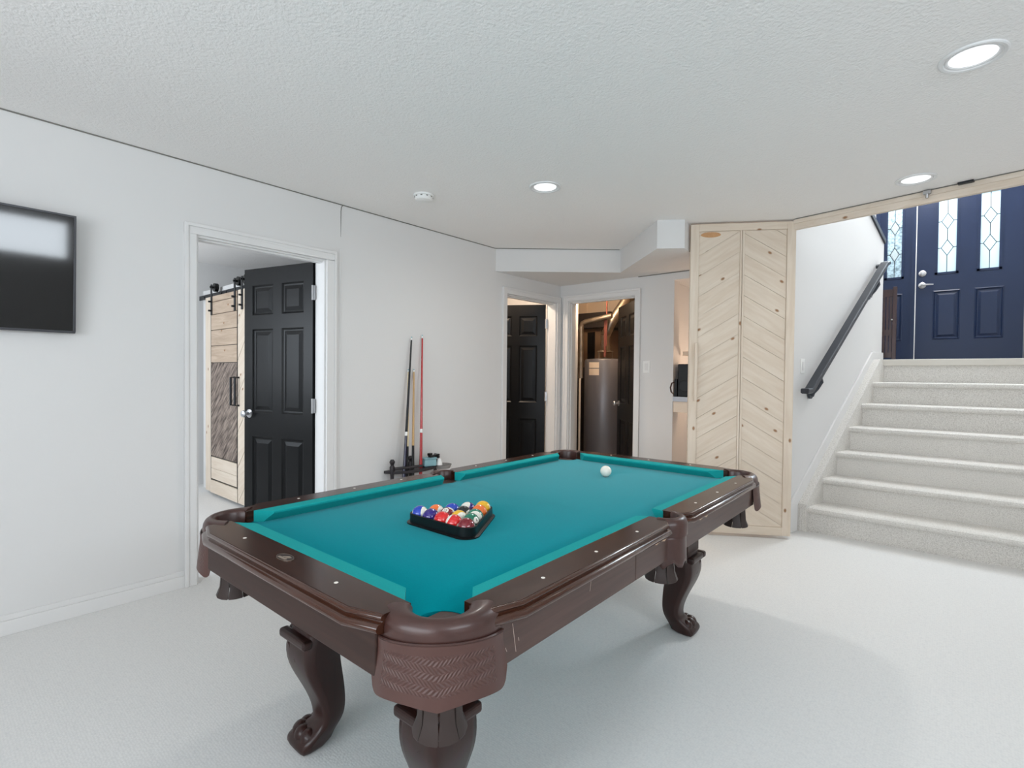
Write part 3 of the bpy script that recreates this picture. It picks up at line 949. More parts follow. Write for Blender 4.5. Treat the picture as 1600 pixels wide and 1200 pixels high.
barn_door(-5.66, -5.005, 'barn door of light boards over a dark brown chevron panel', 'mixed')
barn_door(-4.995, -4.30, 'pale chevron pine barn door half hidden behind the black bedroom door', 'pine')
ol = MB().box(-6.3, -6.285, 1.90, 1.94, .30, .41).box(-6.285, -6.24, 1.912, 1.928, .335, .375)
tag(ol.obj('plugged_outlet', M['black'], bevel=.002), 'small dark outlet with plug low on the bedroom wall', 'outlet')

# ------------------------------------------------------------------ water heater and utility gear
wh = thing('water_heater', 'tall grey cylindrical water heater in the utility closet', 'water heater', (-3.40, 5.75, 0))
MB().lathe([(.001, .02), (.25, .02), (.262, .05), (.262, 1.41), (.25, 1.44), (.02, 1.46), (.001, 1.46)], 40).obj('tank', M['tank'], wh, smooth=True)
MB().lathe([(.23, 0), (.23, .02)], 24, caps=True).obj('base', M['dkmetal'], wh)
MB().lathe([(.09, 1.545), (.095, 1.55), (.10, 1.535), (.06, 1.56), (.055, 1.62), (.055, 1.75)], 20).obj('draft_hood', M['galv'], wh, smooth=True)
for a in range(4):
    MB().cyl((.085 * cos(a * pi / 2 + .6), .085 * sin(a * pi / 2 + .6), 1.45), (.085 * cos(a * pi / 2 + .6), .085 * sin(a * pi / 2 + .6), 1.545), .006, n=6).obj('hood_leg', M['galv'], wh)
for z0, z1 in ((1.33, 1.40), (1.24, 1.32)):
    lb = MB()
    n = 8
    a0, a1 = R(-96), R(-62) 
    a0, a1 = R(-108), R(-76)
    lb.loft([[(.2635 * cos(a0 + (a1 - a0) * k / n), .2635 * sin(a0 + (a1 - a0) * k / n), z) for k in range(n + 1)] for z in (z0, z1)], caps=False, closed=False)
    lb.obj('label', M['paper'], wh)
vp = MB().tube([(-3.40, 5.75, 1.757), (-3.33, 5.76, 1.90), (-3.27, 5.80, 2.02), (-3.20, 5.86, 2.16), (-3.18, 5.9, 2.40)], .062, 14)
tag(vp.obj('flue_pipe', M['galv'], smooth=True), 'shiny metal flue pipe rising from the water heater', 'pipe')
cp = MB().tube([(-3.577, 5.44, 0.02), (-3.577, 5.44, 1.20)], .014, 8)
tag(cp.obj('drain_pipe', M['creamboard'], smooth=True), 'thin cream pipe standing beside the water heater', 'pipe')
dp = MB().tube([(-3.60, 5.49, 1.20), (-3.60, 5.49, 1.84), (-3.585, 5.495, 1.885), (-3.54, 5.50, 1.905), (-3.2, 5.55, 1.965)], .033, 12)
tag(dp.obj('elbowed_vent_pipe', M['galv'], smooth=True), 'bent silver vent pipe running above the water heater', 'pipe')
cu = MB().tube([(-3.33, 5.62, 1.47), (-3.33, 5.62, 1.98)], .018, 8).tube([(-3.30, 5.6, 1.60), (-3.30, 5.6, 2.03), (-3.30, 5.6, 2.40)], .010, 8)
tag(cu.obj('copper_pipes', mat('copper', (112, 60, 48), .45, metal=.6), smooth=True), 'reddish copper supply pipes above the water heater', 'pipe')
fu = thing('furnace', 'dark furnace cabinet with sheet metal plenum at the back of the utility room', 'furnace', (-3.85, 6.2, 0))
MB().box(-.34, .25, -.25, .3, 0, 1.35).obj('cabinet', M['dkmetal'], fu, bevel=.01)
MB().box(-.28, .22, -.2, .3, 1.35, 1.87).obj('plenum', mat('brown_plenum', (120, 96, 76), .5, metal=.4), fu)
MB().box(-.34, .42, -.30, .3, 1.87, 2.07).obj('trunk_duct', M['dkmetal'], fu)
MB().box(.03, .14, -.215, -.19, 1.40, 1.82).obj('filter_slot', M['black'], fu)
rd = MB().tube([(-3.27, 6.12, 2.15), (-3.20, 6.1, 2.15), (-3.08, 6.1, 2.10), (-3.0, 6.1, 1.95), (-2.94, 6.1, 1.5)], .125, 16)
tag(rd.obj('round_duct', M['galv'], smooth=True), 'fat round elbow duct under the utility room ceiling', 'duct')

# ------------------------------------------------------------------ niche shelf and what stands on it
sh = thing('counter', 'narrow grey topped counter inside the warm niche', 'counter', (NX0, WB, 0))
MB().box(.004, .80, -.015, .24, 1.0, 1.045).obj('counter_top', M['counter'], sh, bevel=.004)
MB().box(0.006, .79, .002, .05, .90, 1.0).obj('apron', M['creamboard'], sh)
tag(MB().box(NX0 + .012, NX1, 4.85, 4.99, 1.437, 1.475).obj('wall_shelf', M['creamboard'], bevel=.003), 'short cream shelf above the black speaker in the niche', 'shelf')
sp = thing('speaker', 'black box with small side handle on the niche counter', 'speaker', (NX0 + .034, 4.765, 1.046))
MB().box(0, .26, -.075, .12, 0, .305).obj('cabinet', M['black'], sp, bevel=.008)
MB().box(-.024, -.001, -.085, .05, 0, .165).obj('side_cabinet', M['black'], sp, bevel=.006)
MB().tube([(-.024, -.09, .135), (-.044, -.10, .125), (-.056, -.102, .085), (-.05, -.10, .045), (-.03, -.09, .02)], .007, 8).obj('handle', mat('brown_strap', (70, 44, 32), .5), sp, smooth=True)
MB().lathe([(.001, 0), (.05, .001), (.055, .004)], 18).obj('cone', M['blackmetal'], sp).matrix_local = Matrix.Translation((.07, -.0775, .1)) @ Matrix.Rotation(pi / 2, 4, 'X')

# ------------------------------------------------------------------ switches, smoke detector, lamps
def switch(name, label, fn, w_=.072, h_=.117):
    root = thing(name, label, 'switch')
    MB().slab([(-w_ / 2, -h_ / 2), (w_ / 2, -h_ / 2), (w_ / 2, h_ / 2), (-w_ / 2, h_ / 2)], fn, 0, .006).obj('cover_plate', M['white'], root, bevel=.002)
    MB().slab([(-.017, -.034), (.017, -.034), (.017, .034), (-.017, .034)], fn, .006, .010).obj('rocker', M['trim'], root, bevel=.0015)
    return root


switch('light_switch', 'white light switch between utility doorway and niche', lambda a, b, d: (-2.30 + a, WB - d, 1.325 + b))
switch('light_switch', 'white light switch on the stair wall near the pine door', lambda a, b, d: sw(4.72 + a * .98, d, 1.33 + b))

sd = thing('smoke_detector', 'small round white smoke detector on the ceiling', 'smoke detector', (-2.73, 2.24, CH))
MB().lathe([(.068, 0), (.068, -.010), (.060, -.012), (.060, -.020), (.052, -.034), (.03, -.040), (.001, -.041)], 28).obj('body', M['white'], sd, smooth=True)
for k in range(10):
    a = k * 2 * pi / 10
    MB().box(-.006, .006, -.0015, .0015, -.019, -.013).obj('vent_slot', M['gap'], sd).matrix_local = Matrix.Rotation(a, 4, 'Z') @ Matrix.Translation((0, .0605, 0))


def can_light(loc, label):
    root = thing('recessed_light', label, 'ceiling light', loc, 0, 'recessed ceiling lights')
    MB().lathe([(.102, -.0005), (.101, -.006), (.096, -.0085), (.086, -.007), (.083, -.003), (.079, -.005), (.074, -.004), (.066, .004)], 40).obj('trim_ring', M['lamptrim'], root, smooth=True, ang=25)
    MB().lathe([(.070, -.001), (.062, -.004), (.060, -.002), (.046, -.005), (.044, -.003), (.030, -.006), (.028, -.004), (.014, -.007), (.001, -.006)], 32).obj('lens', M['lampglass'], root, smooth=True, ang=25)
    return root


c0 = can_light((-2.009, 2.631, CH), 'recessed ceiling light above the far half of the pool table')
dup(c0, (-0.215, 3.93, CH), label='recessed ceiling light next to the pine beam of the stairs')
dup(c0, (0.018, 2.57, CH), label='recessed ceiling light largest in view, out over open carpet')
for x, y, pw_ in ((-2.009, 2.631, 62), (-0.215, 3.93, 22), (0.018, 2.57, 5)):
    ll = light('lamp_light', 'SPOT', (x, y, CH - .016), pw_, (1, .965, .92), radius=.075, aim=(x, y, 0))
    ll.data.spot_size = R(178)
    ll.data.spot_blend = 1.0

# ------------------------------------------------------------------ television
tv = thing('television', 'black flat television mounted on the white left wall', 'television', (WL + .062, 0.037, 1.699))
tv.rotation_euler = (0, R(4.3), 0)
TW, TH = .485, .2835
MB().box(-.018, 0.0, -TW, TW, -TH, TH).obj('body', M['black'], tv, bevel=.004)
MB().box(0.0, .002, -TW + .009, TW - .009, -TH + .012, TH - .009).obj('screen', M['screen'], tv)
bz = MB().box(0.0, .006, -TW, TW, TH - .009, TH).box(0.0, .006, -TW, TW, -TH, -TH + .012).box(0.0, .006, TW - .009, TW, -TH + .012, TH - .009).box(0.0, .006, -TW, -TW + .009, -TH + .012, TH - .009)
bz.obj('bezel', M['bezel'], tv, bevel=.0015)
MB().box(-.058, -.018, -.2, .2, -.12, .12).obj('wall_mount', M['blackmetal'], tv)

# ------------------------------------------------------------------ pool table
CEN = (-1.31929, 1.68480)
TA = R(90.6873)
RZ = 0.757                      # top of the rails
BZ = 0.717                      # cloth bed
NU, NV = 0.9652, 0.4826         # cushion noses
pt = thing('pool_table', 'dark wood pool table with teal cloth and leather pockets', 'pool table', (CEN[0], CEN[1], 0), TA)

# slate bed with pocket cut-outs
PC = [(su * 1.0, sv * .517) for su, sv in ((-1, -1), (1, -1), (1, 1), (-1, 1))]
poly = []


def arc(c, r, a0, a1, n=14):
    return [(c[0] + r * cos(a0 + (a1 - a0) * k / n), c[1] + r * sin(a0 + (a1 - a0) * k / n)) for k in range(n + 1)]


EU, EV = 1.01, .527
rp = .060
poly += [(-.93, -EV)] + [(-.05, -EV)] + arc((0, -.56), .062, pi - .55, .55)[0:] + [(.05, -EV), (.93, -EV)]
poly += arc((.98, -.505), rp, R(200), R(70), 14)
poly += [(EU, -.45), (EU, .45)] + arc((.98, .505), rp, R(290), R(160), 14)
poly += [(.93, EV), (.05, EV)] + arc((0, .56), .062, -.55, -(pi - .55)) + [(-.05, EV), (-.93, EV)]
poly += arc((-.98, .505), rp, R(20), R(-110), 14) + [(-EU, .45), (-EU, -.45)] + arc((-.98, -.505), rp, R(110), R(-20), 14)
MB().prism(poly, BZ - .025, BZ).obj('cloth_bed', M['cloth'], pt)

# wooden rails: section (d outwards from the cushion nose, z)
sec = [(.050, RZ), (.143, RZ), (.145, RZ - .002), (.145, RZ - .038), (.050, RZ - .038)]
# two rounded beads stepping down the outer edge
mold = [(.1445, RZ - .001)] + [(.1445 + .0065 * sin(a), RZ - .0075 + .0065 * cos(a)) for a in [R(15 + 150 * k / 7) for k in range(8)]]
mold += [(.1475, RZ - .0155)] + [(.150 + .0125 * sin(a), RZ - .027 + .0105 * cos(a)) for a in [R(5 + 165 * k / 9) for k in range(10)]] + [(.1445, RZ - .0385)]


def rail(fn, s0, s1, m, c0=.085, c1=.085, cut=.026):
    def loft(section):
        def ring(s, k):
            return [fn(s, d - (k if d > .1 else 0), z) for d, z in section]
        return MB().loft([ring(s0, cut), ring(s0 + c0, 0), ring(s1 - c1, 0), ring(s1, cut)])
    rl = loft(sec).obj('rail', M[m], pt)
    loft(mold).obj('beaded_moulding', M['mold'], rl, smooth=True, ang=50)


rail(lambda s, d, z: (-NU - d, s, z), -.452, .452, 'wood_v')
rail(lambda s, d, z: (NU + d, s, z), -.452, .452, 'wood_v')
for sv in (-1, 1):
    rail(lambda s, d, z, sv=sv: (s, sv * (NV + d * .92), z), -.935, -.052, 'wood_u', cut=.030, c1=.05)
    rail(lambda s, d, z, sv=sv: (s, sv * (NV + d * .92), z), .052, .935, 'wood_u', cut=.030, c0=.05)

# cushions
csec = [(.050, RZ - .0005), (.004, RZ - .003), (0.0, RZ - .006), (.001, RZ - .012), (.018, RZ - .032), (.024, BZ), (.050, BZ)]


def cushion(fn, n0, n1, b0, b1):
    def ring(a, b):
        return [fn(a + (b - a) * min(1, d / .05), d, z) for d, z in csec]
    MB().loft([ring(n0, b0), ring(n0 + (n1 - n0) * .5, b0 + (b1 - b0) * .5), ring(n1, b1)]).obj('cushion', M['cushion'], pt)


cushion(lambda s, d, z: (-NU - d, s, z), -.372, .372, -.431, .431)
cushion(lambda s, d, z: (NU + d, s, z), -.372, .372, -.431, .431)
for sv in (-1, 1):
    for a, b, c, d_ in ((-.862, -.068, -.916, -.046), (.068, .862, .046, .916)):
        cushion(lambda s, d, z, sv=sv: (s, sv * (NV + d), z), a, b, c, d_)

# sights
for q in [(k * .2413, s * (2 * .2413 + .0955)) for k in (-3, -2, -1, 1, 2, 3) for s in (-1, 1)] + [(s * (4 * .2413 + .0955), k * .2413) for k in (-1, 0, 1) for s in (-1, 1) if not (k == 0 and s == -1)]:
    MB().lathe([(.0001, .0008), (.0045, .0008), (.0052, 0)], 14, (q[0], q[1], RZ)).obj('sight', M['sight'], pt)
# oval nameplate on the front rail
npx = -(4 * .2413 + .0955)
pl = MB()
pl.loft([[(npx + .017 * r * cos(2 * pi * k / 28), .034 * r * sin(2 * pi * k / 28), RZ + h) for k in range(28)] for r, h in ((1, 0), (.98, .0015), (.001, .0015))])
npo = pl.obj('nameplate', mat('dark_nameplate', (40, 28, 24), .35), pt)
rg = MB()
rg.loft([[(npx + .017 * r * cos(2 * pi * k / 28), .034 * r * sin(2 * pi * k / 28), RZ + h) for k in range(28)] for r, h in ((1, .0005), (1.0, .0021), (.93, .0021), (.93, .001))], caps=False)
rg.obj('oval_rim', mat('plate_silver', (120, 104, 92), .35, metal=.5), npo)
gl = MB()
for k in range(6):
    gl.box(npx - .011, npx - .004, .020 - k * .0066 - .005, .020 - k * .0066, RZ + .0015, RZ + .0021)
for pts_ in ([(-.002, .010), (.010, -.004), (.010, -.010), (-.002, .002)], [(-.002, -.004), (.008, -.014), (.008, -.018), (-.002, -.010)]):
    gl.loft([[(npx + a, b, RZ + h) for a, b in pts_] for h in (.0014, .0022)])
gl.obj('emblem', mat('plate_ivory', (150, 134, 120), .4), npo)

# aprons under the rails
AZ0, AZ1 = 0.625, 0.7195
for su in (-1, 1):
    MB().box(*sorted((su * 1.065, su * 1.090)), -.435, .435, AZ0, AZ1).obj('apron', M['apron_v_shaded'], pt, bevel=.003)
    MB().box(*sorted((su * 1.0, su * 1.066)), -.46, .46, AZ0 + .004, AZ1 - .002).obj('frame_board', M['apron_v_shaded'], pt)
for sv in (-1, 1):
    for a, b in ((-.93, -.292), (-.290, -.062), (.062, .93)):
        MB().box(a, b, *sorted((sv * .575, sv * .600)), AZ0, AZ1).obj('apron', M['apron_u_lit'], pt, bevel=.002)
    MB().box(-.98, .98, *sorted((sv * .46, sv * .574)), AZ0 + .004, AZ1 - .004).obj('frame_board', M['apron_u_lit'], pt)

# corner and side pockets
def flap_uv_mat():
    m = bpy.data.materials.new('embossed_leather')
    m.use_nodes = True
    nt = m.node_tree
    p = nt.nodes['Principled BSDF']
    p.inputs['Base Color'].default_value = (*lin((78, 50, 44)), 1)
    p.inputs['Roughness'].default_value = .42
    uv = nt.nodes.new('ShaderNodeUVMap')
    sp_ = nt.nodes.new('ShaderNodeSeparateXYZ')
    nt.links.new(uv.outputs[0], sp_.inputs[0])

    def math(op, a, b=None):
        n_ = nt.nodes.new('ShaderNodeMath')
        n_.operation = op
        for i, x in enumerate((a, b)):
            if x is None:
                continue
            if isinstance(x, (int, float)):
                n_.inputs[i].default_value = x
            else:
                nt.links.new(x, n_.inputs[i])
        return n_.outputs[0]
    U, V = sp_.outputs[0], sp_.outputs[1]
    au = math('ABSOLUTE', math('SUBTRACT', U, 0.5))
    # herringbone rows: stripes that change direction from row to row
    row = math('SUBTRACT', math('MULTIPLY', V, 9.0), math('MULTIPLY', au, 3.0))
    fr_ = math('FRACT', row)
    par = math('SUBTRACT', math('MULTIPLY', math('FLOOR', math('MODULO', math('ADD', row, 20.0), 2.0)), 2.0), 1.0)
    ph = math('ADD', math('MULTIPLY', U, 34.0), math('MULTIPLY', math('MULTIPLY', fr_, 1.1), par))
    st = math('SINE', math('MULTIPLY', ph, 6.283))
    st = math('MULTIPLY', st, math('SINE', math('MULTIPLY', fr_, 3.1416)))
    ins = math('MULTIPLY', math('LESS_THAN', au, 0.40), math('MULTIPLY', math('GREATER_THAN', V, 0.2), math('LESS_THAN', V, 0.84)))
    st = math('MULTIPLY', st, ins)
    ed = math('LESS_THAN', math('ABSOLUTE', math('SUBTRACT', au, 0.435)), 0.006)
    ed2 = math('LESS_THAN', math('ABSOLUTE', math('SUBTRACT', au, 0.455)), 0.004)
    hgt = math('SUBTRACT', math('SUBTRACT', st, math('MULTIPLY', ed, 1.2)), ed2)
    b = nt.nodes.new('ShaderNodeBump')
    b.inputs['Strength'].default_value = .55
    b.inputs['Distance'].default_value = .002
    nt.links.new(hgt, b.inputs['Height'])
    nt.links.new(b.outputs['Normal'], p.inputs['Normal'])
    return m


M['emboss'] = flap_uv_mat()


def rim_r(a):
    """outer outline of a corner casting: flattened across the diagonal, a: angle from the diagonal"""
    return .092 + .032 * (abs(a) / R(85)) ** 2


def flap(parent, c, dirang, half, name='pocket_shield'):
    """leather skirt hanging round a corner pocket, with scalloped lower edge"""
    nu, nv = 48, 10
    bm = bmesh.new()
    uvl = bm.loops.layers.uv.new('UVMap')
    grid = []
    for layer in (0, 1):
        g = []
        for j in range(nv + 1):
            row = []
            for i in range(nu + 1):
                t = i / nu
                x = abs(2 * t - 1)
                da = half * (2 * t - 1)
                a = dirang + da
                f = j / nv
                zt = .705 + .016 * (1 - x * x)
                zb = .600 + .010 * sin(min(x / .85, 1) * pi)
                if x > .88:
                    zb += .034 * (1 - math.sqrt(max(0, 1 - ((x - .88) / .12) ** 2)))
                z = zt + (zb - zt) * f
                r = rim_r(da) + .003 + .013 * f - .003 * layer + .004 * (1 - f) ** 6
                row.append(bm.verts.new((c[0] + r * cos(a), c[1] + r * sin(a), z)))
            g.append(row)
        grid.append(g)

    def quad(vs, uvs):
        f = bm.faces.new(vs)
        for lp, q in zip(f.loops, uvs):
            lp[uvl].uv = q
    for layer in (0, 1):
        g = grid[layer]
        for j in range(nv):
            for i in range(nu):
                quad([g[j][i], g[j][i + 1], g[j + 1][i + 1], g[j + 1][i]], [(i / nu, 1 - j / nv), ((i + 1) / nu, 1 - j / nv), ((i + 1) / nu, 1 - (j + 1) / nv), (i / nu, 1 - (j + 1) / nv)])
    for i in range(nu):
        for j in (0, nv):
            quad([grid[0][j][i], grid[0][j][i + 1], grid[1][j][i + 1], grid[1][j][i]], [(.5, .5)] * 4)
    for j in range(nv):
        for i in (0, nu):
            quad([grid[0][j][i], grid[0][j + 1][i], grid[1][j + 1][i], grid[1][j][i]], [(.5, .5)] * 4)
    bmesh.ops.recalc_face_normals(bm, faces=bm.faces)
    me = bpy.data.meshes.new(name)
    bm.to_mesh(me)
    bm.free()
    me.shade_smooth()
    me.set_sharp_from_angle(angle=R(50))
    me.materials.append(M['emboss'])
    o = bpy.data.objects.new(name, me)
    COL.objects.link(o)
    o.parent = parent
    return o


def net(parent, c, r, ztop, zbot):
    """leather strap basket hanging under a pocket"""
    n = 24
    m = MB()
    for k in range(8):
        a0, a1 = 2 * pi * (k + .06) / 8, 2 * pi * (k + .94) / 8
        zc = ztop - .45 * (ztop - zbot)
        prof = [(r, ztop, 1.0), (r * .96, ztop - .03, .75), (r * .80, zc, .45), (r * .74, zc - .02, .9), (r * .82, zbot + .03, 1.05), (r * 1.0, zbot + .004, 1.1), (r * .98, zbot, 1.0)]
        rings = []
        for rr, z, wd in prof:
            am, hw = (a0 + a1) / 2, (a1 - a0) / 2 * wd
            ring = []
            for rad in (rr, rr - .004):
                seq = [am - hw, am, am + hw] if rad == rr else [am + hw, am, am - hw]
                ring += [(c[0] + rad * cos(a), c[1] + rad * sin(a), z) for a in seq]
            rings.append(ring)
        m.loft(rings)
    o = m.obj('pocket_net', M['net'], parent, smooth=True)
    return o


def pocket_cap(c, ang, half, ri, n=40):
    """padded leather rim wrapped round the pocket mouth; t runs from the hole (0) to the outer edge (1)"""
    prof = [(0, .700), (-.02, RZ - .006), (.06, RZ + .001), (.22, RZ + .0045), (.55, RZ + .004), (.80, RZ - .002), (.94, RZ - .011), (1.0, RZ - .024), (1.0, .700), (.8, .700)]
    rings = []
    for k in range(n + 1):
        da = -half + 2 * half * k / n
        ro = rim_r(max(-R(92), min(R(92), da)))
        rings.append([(c[0] + (ri + t * (ro - ri)) * cos(ang + da), c[1] + (ri + t * (ro - ri)) * sin(ang + da), z) for t, z in prof])
    return MB().loft(rings).obj('pocket_rim', M['leather'], pt, smooth=True, ang=50)


for su, sv in ((-1, -1), (1, -1), (1, 1), (-1, 1)):
    c = (su * .98, sv * .505)
    ang = math.atan2(sv, su)
    pk = pocket_cap(c, ang, R(96), .060)
    bead = MB().tube([(c[0] + (rim_r(a) + .004) * cos(ang + a), c[1] + (rim_r(a) + .004) * sin(ang + a), .706 + .016 * (1 - (a / R(86)) ** 2)) for a in [R(-86 + 172 * k / 30) for k in range(31)]], .003, 6)
    bead.obj('piping', M['leather'], pk, smooth=True)
    flap(pk, c, ang, R(84))
    net(pk, c, .058, .70, .498)
    MB().lathe([(.058, .705), (.056, .66), (.050, .62)], 24, (c[0], c[1], 0)).obj('pocket_liner', M['net'], pk, smooth=True)
for sv in (-1, 1):
    c = (0, sv * .56)
    ang = sv * pi / 2
    # side rim: flatter than the corners
    prof = [(.052, .700), (.050, RZ - .004), (.056, RZ + .003), (.066, RZ + .004), (.078, RZ - .004), (.084, RZ - .02), (.084, .70), (.074, .70)]
    rings = []
    for k in range(25):
        a = ang - R(88) + R(176) * k / 24
        rings.append([(c[0] + r * .94 * cos(a), c[1] + r * sin(a) * .92, z) for r, z in prof])
    pk = MB().loft(rings).obj('pocket_rim', M['leather'], pt, smooth=True, ang=50)
    sf = MB()
    rings = []
    for j in range(8):
        f = j / 7
        ring = []
        for k in range(13):
            a = ang - R(80) + R(160) * k / 12
            low = .085 + .012 * sin(k * 1.7)
            ring.append((c[0] + .078 * cos(a), c[1] + sv * 0 + (.080 + .004 * f) * sin(a) * .9, .703 - f * (low + .012)))
        rings.append(ring)
    n = len(rings[0])
    sf.loft([rings[j] for j in range(8)], caps=False, closed=False)
    so = sf.obj('pocket_shield', M['leather'], pk, smooth=True)
    so.modifiers.new('thickness', 'SOLIDIFY').thickness = .003
    net(pk, (c[0], c[1] * .985), .056, .70, .535)
    MB().lathe([(.050, .705), (.048, .66), (.044, .62)], 24, (c[0], c[1], 0)).obj('pocket_liner', M['net'], pk, smooth=True)

# scuffs along the near long side moulding
for a, b, v in ((-.235, -.115, .641), (.135, .26, .641)):
    sc = MB()
    zs = RZ - .035
    pts_ = [(a, zs + .004), (a + (b - a) * .3, zs - .008), (a + (b - a) * .55, zs - .003), (a + (b - a) * .8, zs - .010), (b, zs), (b, zs + .006), (a + (b - a) * .4, zs + .003)]
    sc.slab(pts_, lambda p, q, d: (p, -(.6205 + d), q), 0, .0022)
    sc.obj('chipped_edge', M['scuff'], pt)

for p0, p1, wd in (((-.862, .705), (-.850, .640), .0013), ((-.885, .662), (-.880, .652), .0014), ((-.895, .650), (-.889, .640), .0014), ((-.842, .668), (-.840, .660), .0012), ((-.545, .700), (-.550, .676), .0010)):
    MB().slab([(p0[0], p0[1]), (p1[0], p1[1]), (p1[0] + wd, p1[1]), (p0[0] + wd, p0[1])], lambda p, q, d: (p, -(.5995 + d), q), 0, .0012).obj('scratch', M['scratch'], pt)

# legs: square cabriole posts carved on both outward faces
prof = [(.44, .128, 0), (.40, .132, 0), (.37, .146, 0), (.33, .154, .0), (.29, .152, -.001), (.25, .141, -.003), (.21, .123, -.005), (.17, .106, -.006), (.13, .094, -.005), (.10, .090, -.002), (.08, .098, .002), (.06, .120, .006), (.04, .148, .012), (.02, .158, .018), (.006, .154, .024), (0.0, .146, .028)]


def leg(su, sv):
    ou, ov = (.725, .225) if su < 0 else (.672, .248)
    rings = []
    for z, o, i in prof:
        c_ = .012 if z > .09 else .03
        ring2 = [(i, i), (o - .004, i), (o, i + .006), (o, o - c_), (o - c_ * .3, o - c_ * .3), (o - c_, o), (i + .006, o), (i, o - .004)]
        rings.append([(su * (ou + a), sv * (ov + b), z) for a, b in ring2])
    lg = MB().loft(rings).obj('leg', M['leg'], pt, smooth=True, ang=55)
    sub = lg.modifiers.new('smooth', 'SUBSURF')
    sub.levels = 1
    sub.render_levels = 1
    blk = MB().box(*sorted((su * (ou - .002), su * (ou + .138))), *sorted((sv * (ov - .002), sv * (ov + .138))), .395, .60)
    blk.obj('leg_block', M['apron_v_shaded'], lg, bevel=.004)
    # rounded capping bars on the two outward faces
    b1 = MB().box(*sorted((su * (ou + .132), su * (ou + .166))), *sorted((sv * (ov + .0), sv * (ov + .166))), .356, .386)
    b1.obj('cap_moulding', M['leg'], lg, bevel=.010, seg=3)
    b2 = MB().box(*sorted((su * (ou + .0), su * (ou + .132))), *sorted((sv * (ov + .132), sv * (ov + .166))), .356, .386)
    b2.obj('cap_moulding', M['leg'], lg, bevel=.010, seg=3)
    # apron corner shelf under the rails
    # carved scroll lines
    for face in (0, 1):
        pts_ = []
        for k in range(8):
            z = .345 - k * .017
            o = [(p[1]) for p in prof if p[0] <= z + .001][0]
            wob = .062 + .026 * (1 - k / 12) * cos(k * .9) - .0 * k
            p = (ou + o - .006, ov + wob + .040) if face == 0 else (ou + wob + .040, ov + o - .006)
            pts_.append((su * p[0], sv * p[1], z))
        MB().tube(pts_, [.006] * 5 + [.004, .003, .002], 8).obj('carved_scroll', M['leg'], lg, smooth=True)
    for a, b in ((.052, .116), (.112, .112), (.116, .052), (.086, .118), (.118, .086)):
        MB().sphere((su * (ou + a), sv * (ov + b), .036), .031, 16, 10, (1, 1, 1.1)).obj('paw_toe', M['leg'], lg, smooth=True)
    return lg


for su in (-1, 1):
    for sv in (-1, 1):
        leg(su, sv)

# ------------------------------------------------------------------ balls
BR = 0.0286
tmat = Matrix.Translation((CEN[0], CEN[1], 0)) @ Matrix.Rotation(TA, 4, 'Z')


def ball_mat(name, col, stripe):
    m = bpy.data.materials.new(name)
    m.use_nodes = True
    nt = m.node_tree
    p = nt.nodes['Principled BSDF']
    p.inputs['Roughness'].default_value = .12
    p.inputs['Coat Weight'].default_value = .6
    tc = nt.nodes.new('ShaderNodeTexCoord')
    s_ = nt.nodes.new('ShaderNodeSeparateXYZ')
    nt.links.new(tc.outputs['Object'], s_.inputs[0])

    def math(op, a, b):
        n_ = nt.nodes.new('ShaderNodeMath')
        n_.operation = op
        for i, x in enumerate((a, b)):
            if isinstance(x, (int, float)):
                n_.inputs[i].default_value = x
            else:
                nt.links.new(x, n_.inputs[i])
        return n_.outputs[0]
    white = math('GREATER_THAN', math('ABSOLUTE', s_.outputs[0], 0), BR * .915)     # number discs on +-X
    if stripe:
        white = math('MAXIMUM', white, math('GREATER_THAN', math('ABSOLUTE', s_.outputs[2], 0), BR * .56))
    mx = nt.nodes.new('ShaderNodeMix')
    mx.data_type = 'RGBA'
    nt.links.new(white, mx.inputs['Factor'])
    mx.inputs['A'].default_value = (*lin(col), 1)
    mx.inputs['B'].default_value = (*lin((238, 234, 222)), 1)
    nt.links.new(mx.outputs['Result'], p.inputs['Base Color'])
    return m


COLS = {1: (238, 184, 40), 2: (22, 64, 178), 3: (214, 32, 34), 4: (46, 26, 120), 5: (240, 116, 50), 6: (16, 112, 86), 7: (118, 16, 32), 8: (20, 20, 20)}
NAMES = {1: 'yellow', 2: 'blue', 3: 'red', 4: 'purple', 5: 'orange', 6: 'green', 7: 'maroon', 8: 'black'}
ball_me = None
digit_m = mat('ball_digit_ink', (24, 24, 26), .4)
# directions for orienting the printed faces, in world axes: image right, up, and towards the viewer's side of the room
VR, VU = Vector((.757, .653, .01)), Vector((0, 0, 1))


